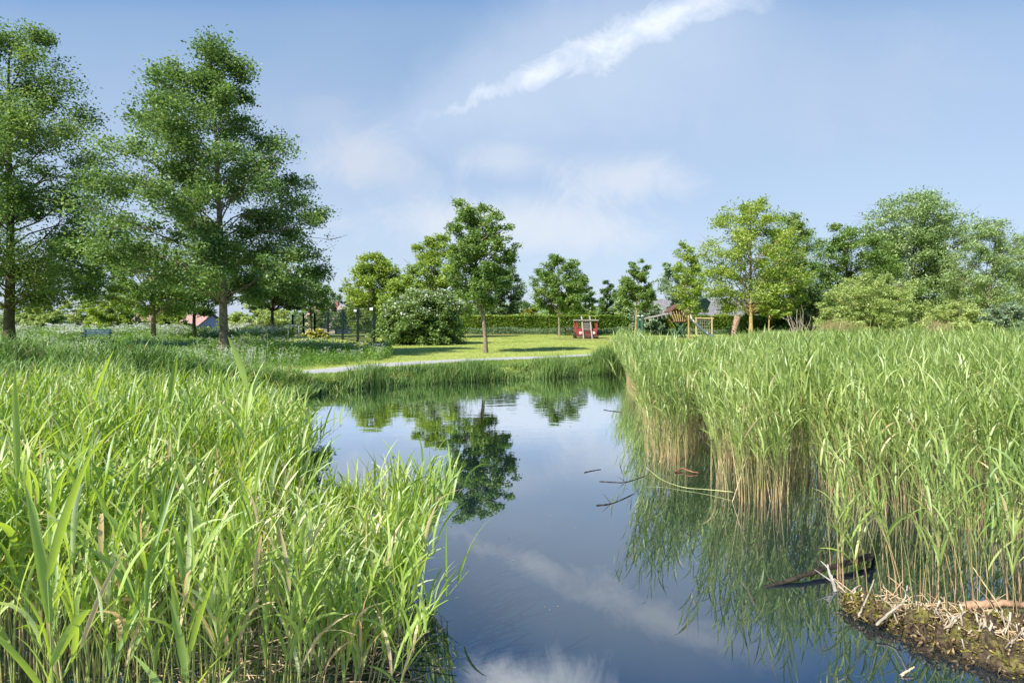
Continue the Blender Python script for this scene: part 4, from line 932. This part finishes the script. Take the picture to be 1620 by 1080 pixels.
# left reed bed close to the camera
LB = np.array([(-.58, 2.75), (-.62, 3.3), (-.90, 3.8), (-.76, 4.3), (-.82, 4.75), (-1.2, 5.0), (-1.55, 4.55), (-2.05, 4.9), (-2.45, 5.8), (-2.6, 6.8), (-3.3, 7.6), (-10, 8.6), (-10, 1.9), (-2.0, 1.9), (-1.7, 2.6)])
p3 = pts_in(LB, 22000, rng); p3 = p3[frus(p3, 2.6)]
sd = sdf(LB, p3[:, 0], p3[:, 1]); dens = .34*(.05+1.35*vnoise(p3[:, 0], p3[:, 1], 3.6, 12)); dens = np.where(sd > -.30, dens*1.5, dens); dens *= np.interp(p3[:, 1], [1.9, 2.6, 4, 7], [.25, .55, .85, 1.1])
kk = rng.random(len(p3)) < dens; p3 = p3[kk]; sd = sd[kk]; ow = outward(LB, p3); edge = np.clip(1+sd/.5, 0, 1)[:, None]
lean = rng.normal(0, .10, (len(p3), 2))+.26*(np.c_[vnoise(p3[:, 0], p3[:, 1], 3.0, 303), vnoise(p3[:, 0], p3[:, 1], 3.0, 304)]-.5)+np.array([.05, -.02])+ow*edge*np.array([.30, .15])
H = rng.uniform(.78, 1.07, len(p3))*np.interp(p3[:, 0]/p3[:, 1], [-.75, -.5, -.43, -.38, -.34, -.29, -.20, -.13], [1.24, 1.20, 1.06, .88, .56, .60, .88, .68])
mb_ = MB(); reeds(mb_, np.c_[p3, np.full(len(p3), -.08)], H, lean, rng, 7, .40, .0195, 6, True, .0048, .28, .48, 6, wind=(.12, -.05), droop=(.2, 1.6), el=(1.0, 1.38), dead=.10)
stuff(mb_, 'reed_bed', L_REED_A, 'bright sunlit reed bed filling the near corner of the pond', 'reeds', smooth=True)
print('REEDS', len(p1), len(p2), len(p3))

# reed stubble and old stems at the feet of the near bed
DEADM = mat('dead_reed_stem', (.42, .31, .18), .85, var=.35, scale=15)
def litter(name, poly, n, label, seed, z=.005, lmin=.08, lmax=.35, r0=.003, tilt=.12):
    r = np.random.default_rng(seed); p = pts_in(np.array(poly), n, r); az = r.uniform(0, 2*pi, n); L = r.uniform(lmin, lmax, n); el = np.abs(r.normal(0, tilt, n))
    A = np.c_[p, np.full(n, z)]; B_ = A+np.c_[np.cos(az)*np.cos(el)*L, np.sin(az)*np.cos(el)*L, np.sin(el)*L]; mb_ = MB()
    tubes(mb_, np.stack([A, (A+B_)/2+r.normal(0, .01, (n, 3)), B_], 1), np.full((n, 3), r0)*r.uniform(.6, 1.5, n)[:, None], 4); return stuff(mb_, name, DEADM, label, 'plant litter')
litter('reed_litter', [(-.5, 2.9), (-.55, 3.5), (-2.2, 3.6), (-2.4, 2.9)], 320, 'brown broken reed litter at the feet of the sunlit reeds', 71)

# ------------------------------------------------------------------ mud bank at the lower right
def mud_bank():
    cl = spline([(2.34, 4.02), (2.55, 3.72), (2.9, 3.50), (3.3, 3.38), (3.9, 3.35), (4.8, 3.5)], 160); r = np.random.default_rng(14); m_ = MB(); K2 = 44
    tg = norm(np.gradient(cl, axis=0)); nr = np.stack([-tg[:, 1], tg[:, 0]], -1); wv = np.interp(np.arange(160), [0, 16, 53, 107, 159], [.06, .17, .30, .42, .5])*(.72+.56*vnoise(cl[:, 0], cl[:, 1], 13, 61)); hv = np.interp(np.arange(160), [0, 16, 53, 107, 159], [.04, .075, .10, .12, .12])
    V = []
    for j in range(K2):
        t = -1+2*j/(K2-1); x = cl+nr*(wv*t)[:, None]; z = -.05+(hv+.05)*np.clip(1-t*t, 0, 1)**.6*(.35+.85*vnoise(x[:, 0], x[:, 1], 14, 3)+.75*(vnoise(x[:, 0], x[:, 1], 45, 4)-.5)+.4*(vnoise(x[:, 0], x[:, 1], 110, 6)-.5))
        V.append(np.c_[x, z])
    V = np.array(V).reshape(-1, 3); Q = [(j*160+i, j*160+i+1, (j+1)*160+i+1, (j+1)*160+i) for j in range(K2-1) for i in range(159)]
    m_.add(V, Q); return m_, cl, nr, wv, hv
m_, cl, nr, wv, hv = mud_bank()
def mud_mat():
    m = bpy.data.materials.new('mossy_mud'); m.use_nodes = True; t = NT(m.node_tree); p_ = t.n['Principled BSDF']
    pos = t.new('ShaderNodeNewGeometry').outputs['Position']; f = t.noise(pos, 40, 6, .7); g = t.noise(pos, 7, 4, .6)
    c = t.mix(t.ramp(f, .35, .65), (.030, .020, .012), (.13, .085, .045)); c = t.mix(t.math('MULTIPLY', t.ramp(g, .45, .62), .85), c, t.mix(t.ramp(f, .3, .7), (.10, .10, .018), (.30, .26, .06)))
    zz_ = t.xyz(pos)[2]; wet = t.ramp(t.math('ADD', zz_, t.math('MULTIPLY', t.math('SUBTRACT', g, .5), .06)), .045, .015); c = t.mix(t.math('MULTIPLY', wet, .8), c, (.022, .016, .010)); t.put(p_.inputs['Base Color'], c); t.put(p_.inputs['Roughness'], t.ramp(wet, 0, 1, .85, .25))
    b_ = t.new('ShaderNodeBump'); b_.inputs['Strength'].default_value = 1.0; b_.inputs['Distance'].default_value = .03; t.put(b_.inputs['Height'], f); t.l.new(b_.outputs[0], p_.inputs['Normal']); return m
tag(m_.build('mud_bank', mud_mat()), 'mossy hump of mud rising from the water under the loose reeds', 'mud bank', kind='structure')
# moss and stubble on it
r = np.random.default_rng(15)
i_ = r.integers(4, 160, 9000); t_ = r.uniform(-1, 1, 9000); x_ = cl[i_]+nr[i_]*(wv[i_]*t_)[:, None]+r.normal(0, .012, (9000, 2)); z_ = -.05+(hv[i_]+.05)*np.clip(1-t_*t_, 0, 1)**.6*(.35+.85*vnoise(x_[:, 0], x_[:, 1], 14, 3)+.75*(vnoise(x_[:, 0], x_[:, 1], 45, 4)-.5))
g_ = vnoise(x_[:, 0], x_[:, 1], 9, 8); kq = (r.random(9000) < g_) & (z_ > 0); mb_ = MB(); leaf_cards(mb_, np.c_[x_, z_+.006][kq], .022, r, .5, None, .6)
L_MOSS = leaf_mat('moss', (.11, .11, .015), (.30, .29, .05), (.40, .33, .10), .3, .02); stuff(mb_, 'moss', L_MOSS, 'yellow green moss on the mud hump', 'moss')
n_ = 2600; i_ = r.integers(2, 160, n_); t_ = r.uniform(-1.05, 1.0, n_); x_ = cl[i_]+nr[i_]*(wv[i_]*t_)[:, None]+r.normal(0, .02, (n_, 2)); z_ = np.maximum((hv[i_])*np.clip(1-t_*t_, 0, 1)**.6*(.35+.85*vnoise(x_[:, 0], x_[:, 1], 14, 3)), .004)+r.uniform(0, .02, n_)
mb_ = MB(); leaf_cards(mb_, np.c_[x_, z_], .034, r, .05, None, .35); stuff(mb_, 'plant_debris', leaf_mat('rotting_leaf', (.035, .024, .014), (.17, .115, .055), (.34, .25, .13), .15, .03), 'dark rotting leaf litter over the mud hump', 'plant litter')
n_ = 330; i_ = np.clip(r.normal(100, 38, n_).astype(int), 10, 159); t_ = np.clip(r.normal(.25, .4, n_), -.8, .95); x_ = cl[i_]+nr[i_]*(wv[i_]*t_)[:, None]; z_ = (hv[i_])*np.clip(1-t_*t_, 0, 1)**.6*.75
A = np.c_[x_, z_-.02]; L = r.uniform(.03, .12, n_); dv = norm(np.c_[r.normal(.15, .45, n_), r.normal(-.1, .4, n_), np.ones(n_)]); mb_ = MB(); tubes(mb_, np.stack([A, A+dv*L[:, None]], 1), np.full((n_, 2), .0046)*r.uniform(.7, 1.5, n_)[:, None], 6)
stuff(mb_, 'reed_stubble', mat('bleached_stubble', (.42, .36, .27), .85, var=.25, scale=20), 'bleached cut reed stubs sticking out of the mud hump', 'reed stubble')
litter('plant_litter', [(2.36, 4.0), (2.6, 3.6), (3.2, 3.2), (4.2, 3.2), (4.2, 3.6), (3.2, 3.8), (2.6, 4.0)], 520, 'brown stalks strewn over the mud hump', 72, .05, .06, .22, .003, .4)

# sticks, branches and logs
def stick(name, pts, r0, m, label, cat, seed, side=0):
    r = np.random.default_rng(seed); pts = np.array(pts, float); P = spline(pts, 22); P[1:-1] += r.normal(0, r0*.18, (20, 3)); mb_ = MB(); rr = r0*(np.linspace(1, .45, 22))*(1+r.normal(0, .06, 22)); rr[-1] *= .2; rr[0] *= .6
    tubes(mb_, P[None], rr[None], 7)
    for k in range(side):
        a_ = P[r.integers(4, 19)]; d_ = r.normal(0, 1, 3); d_[2] = abs(d_[2])*.8+.2; d_ = d_/np.linalg.norm(d_)*r.uniform(.05, .16); tubes(mb_, np.stack([a_, a_+d_*.6, a_+d_])[None], np.array([[.5, .35, .15]])*r0, 5)
    return tag(mb_.build(name, m, loc=P[0], smooth=True), label, cat)
WET = mat('wet_dark_wood', (.055, .042, .03), .5, col2=(.02, .016, .012), scale=20, bump=.5)
stick('fallen_branch', [on(1384, 878, .06), on(1330, 893, .05), on(1285, 905, .04), on(1240, 920, .015), on(1203, 930, -.01)], .026, WET, 'long dark wet branch lying in the water before the reeds', 'branch', 1, 5)
stick('fallen_branch', [on(1384, 872, .03), on(1376, 884, .09), on(1370, 900, .01)], .016, WET, 'short curved dark branch end beside the long wet branch', 'branch', 2)
stick('log', [on(1520, 957, .08), on(1570, 955, .09), on(1625, 957, .09), on(1690, 960, .08)], .032, mat('reddish_brown_log', (.33, .21, .13), .8, var=.25, scale=14, bump=.4), 'smooth brown log lying across the mud hump', 'log', 3)
stick('log', [on(1535, 969, .03), on(1580, 971, .03), on(1660, 976, .03)], .022, BARK_G, 'thinner mossy log just below the smooth brown log', 'log', 4)
stick('stick', [on(1386, 988, .06), on(1412, 965, .12), on(1430, 950, .20), on(1436, 925, .30)], .009, BARK_W, 'thick bleached stick leaning up from the mud hump', 'stick', 5, 1)
stick('stick', [on(1358, 975, .03), on(1372, 945, .12), on(1383, 915, .20)], .008, BARK_W, 'thin straight pale stick standing near the hump tip', 'stick', 6)
stick('stick', [on(1335, 950, .02), on(1348, 935, .08), on(1362, 925, .1)], .010, BARK_W, 'stubby pale stick at the outer tip of the mud hump', 'stick', 7, 2)
stick('stick', [on(1322, 935, .0), on(1316, 915, .06), on(1308, 892, .14)], .014, GREYW, 'grey upright snag beside the long wet branch', 'stick', 8, 3)
stick('stick', [on(1425, 1068, .005), on(1437, 1060, .02), on(1447, 1054, .03)], .008, mat('peeled_stick', (.52, .40, .25), .8, var=.15, scale=15), 'short peeled stick floating in front of the mud hump', 'stick', 9)
stick('bent_reed', [on(1600, 985, .05), on(1565, 935, .22), on(1538, 895, .32)], .006, DEADM, 'straw coloured snapped reed slanting over the brown log', 'reed stem', 10)
stick('bent_reed', [on(1160, 778, .05), on(1120, 774, .03), on(1080, 770, .02), on(1045, 757, .05), on(1018, 735, .14)], .005, mat('pale_green_stem', (.35, .38, .17), .7, var=.2), 'pale bent reed stem lying on the water between two reed tufts', 'reed stem', 11)
stick('floating_twig', [on(1068, 746, .01), on(1080, 741, .03), on(1092, 745, .03), on(1105, 748, .01)], .014, mat('reddish_twig', (.22, .10, .06), .7, var=.2), 'reddish bent twig at the foot of the outermost reed tuft', 'twig', 12)
stick('floating_twig', [on(924, 747, .003), on(938, 744, .003), on(951, 742, .003)], .007, WET, 'small dark twig floating alone on open water', 'twig', 13)
stick('floating_twig', [on(948, 761, .003), on(966, 762, .003), on(990, 762, .003), on(1022, 752, .003)], .006, WET, 'long thin floating twig near the small dark twig', 'twig', 14, 1)
stick('floating_twig', [on(943, 799, .003), on(962, 797, .003), on(978, 792, .003), on(1004, 780, .003)], .007, WET, 'forked floating twig nearest the camera on open water', 'twig', 15, 2)
stick('floating_twig', [on(955, 648, .003), on(968, 650, .003), on(985, 652, .003)], .012, WET, 'floating dead reed piece near the far reed edge', 'twig', 16, 2)

# ------------------------------------------------------------------ single tall reeds in front
def tall_reed(px, py_top, d, h_, lean_x, label, seed, nl=6, lw=.028, ll=.42, tl=.7):
    r = np.random.default_rng(seed); zt = EYE-(py_top-507)/F*d; x = (px-810)/F*d
    root = empty('reed', (x-lean_x, d, 0), label, 'reed', 'single tall reeds before the pond')
    s = np.linspace(0, 1, 9); P = np.stack([x-lean_x+lean_x*s**1.6, np.full(9, d), -.08+(zt*tl+.08)*s], -1); ms = MB(); tubes(ms, P[None], (.005*(1-.6*s))[None], 6, .5, (.15*(1-s))[None]); ms.build('stem', L_REED_A, root, loc=(x-lean_x, d, 0), smooth=True)
    for j in range(nl):
        t = .35+.63*j/(nl-1); i = t*8; i0 = min(int(i), 7); b_ = P[i0]*(1-(i-i0))+P[i0+1]*(i-i0)
        ml = MB(); az = (0 if j % 2 else pi)+r.normal(0, .5); last = j >= nl-2
        ribbons(ml, b_[None], np.array([az]), np.array([1.35 if last else r.uniform(.9, 1.2)]), np.array([.25 if last else r.uniform(.4, 1.3)]), np.array([zt*(1-tl)*1.05 if last else ll*r.uniform(.8, 1.1)]), np.array([lw*r.uniform(.85, 1.1)]), r, 9, True, np.array([r.uniform(.3, .8)]), np.array([0.0]), roll=.3)
        ml.build('leaf', L_REED_A, root, loc=(x-lean_x, d, 0), smooth=True)
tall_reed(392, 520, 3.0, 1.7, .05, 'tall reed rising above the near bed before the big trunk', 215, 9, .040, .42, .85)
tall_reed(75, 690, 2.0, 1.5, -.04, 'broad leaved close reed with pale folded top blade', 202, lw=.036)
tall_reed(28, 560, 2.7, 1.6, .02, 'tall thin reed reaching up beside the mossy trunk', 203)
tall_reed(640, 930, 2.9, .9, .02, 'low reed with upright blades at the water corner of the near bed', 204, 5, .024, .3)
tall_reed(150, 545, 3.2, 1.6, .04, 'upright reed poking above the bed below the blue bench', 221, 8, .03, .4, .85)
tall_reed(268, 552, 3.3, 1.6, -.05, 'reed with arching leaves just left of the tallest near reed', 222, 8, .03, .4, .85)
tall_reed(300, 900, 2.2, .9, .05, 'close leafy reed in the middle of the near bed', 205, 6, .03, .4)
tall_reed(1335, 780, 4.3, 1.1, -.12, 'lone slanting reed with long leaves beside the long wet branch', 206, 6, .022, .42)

# pollen specks and leaf scraps afloat
r = np.random.default_rng(99); p = np.c_[r.uniform(-1.2, 3.2, 420), r.uniform(2.8, 16, 420)]; p = p[(p[:, 0] > -.1*p[:, 1]) & (p[:, 0] < .24*p[:, 1])]
mb_ = MB(); C = np.c_[p, np.full(len(p), .004)]; n_ = len(C); a_ = r.uniform(0, 6.28, n_); L = r.uniform(.004, .013, n_)*np.clip(p[:, 1]/6, .7, 2)
V = np.stack([C+np.stack([np.cos(a_+k*pi/2), np.sin(a_+k*pi/2), 0*a_], -1)*(L*(1 if k % 2 else .5))[:, None] for k in range(4)], 1).reshape(-1, 3)
mb_.add(V, np.arange(n_*4).reshape(-1, 4), np.repeat(r.random(n_), 4)); stuff(mb_, 'floating_specks', L_DRY, 'pale pollen specks and leaf scraps afloat on the pond', 'floating specks')
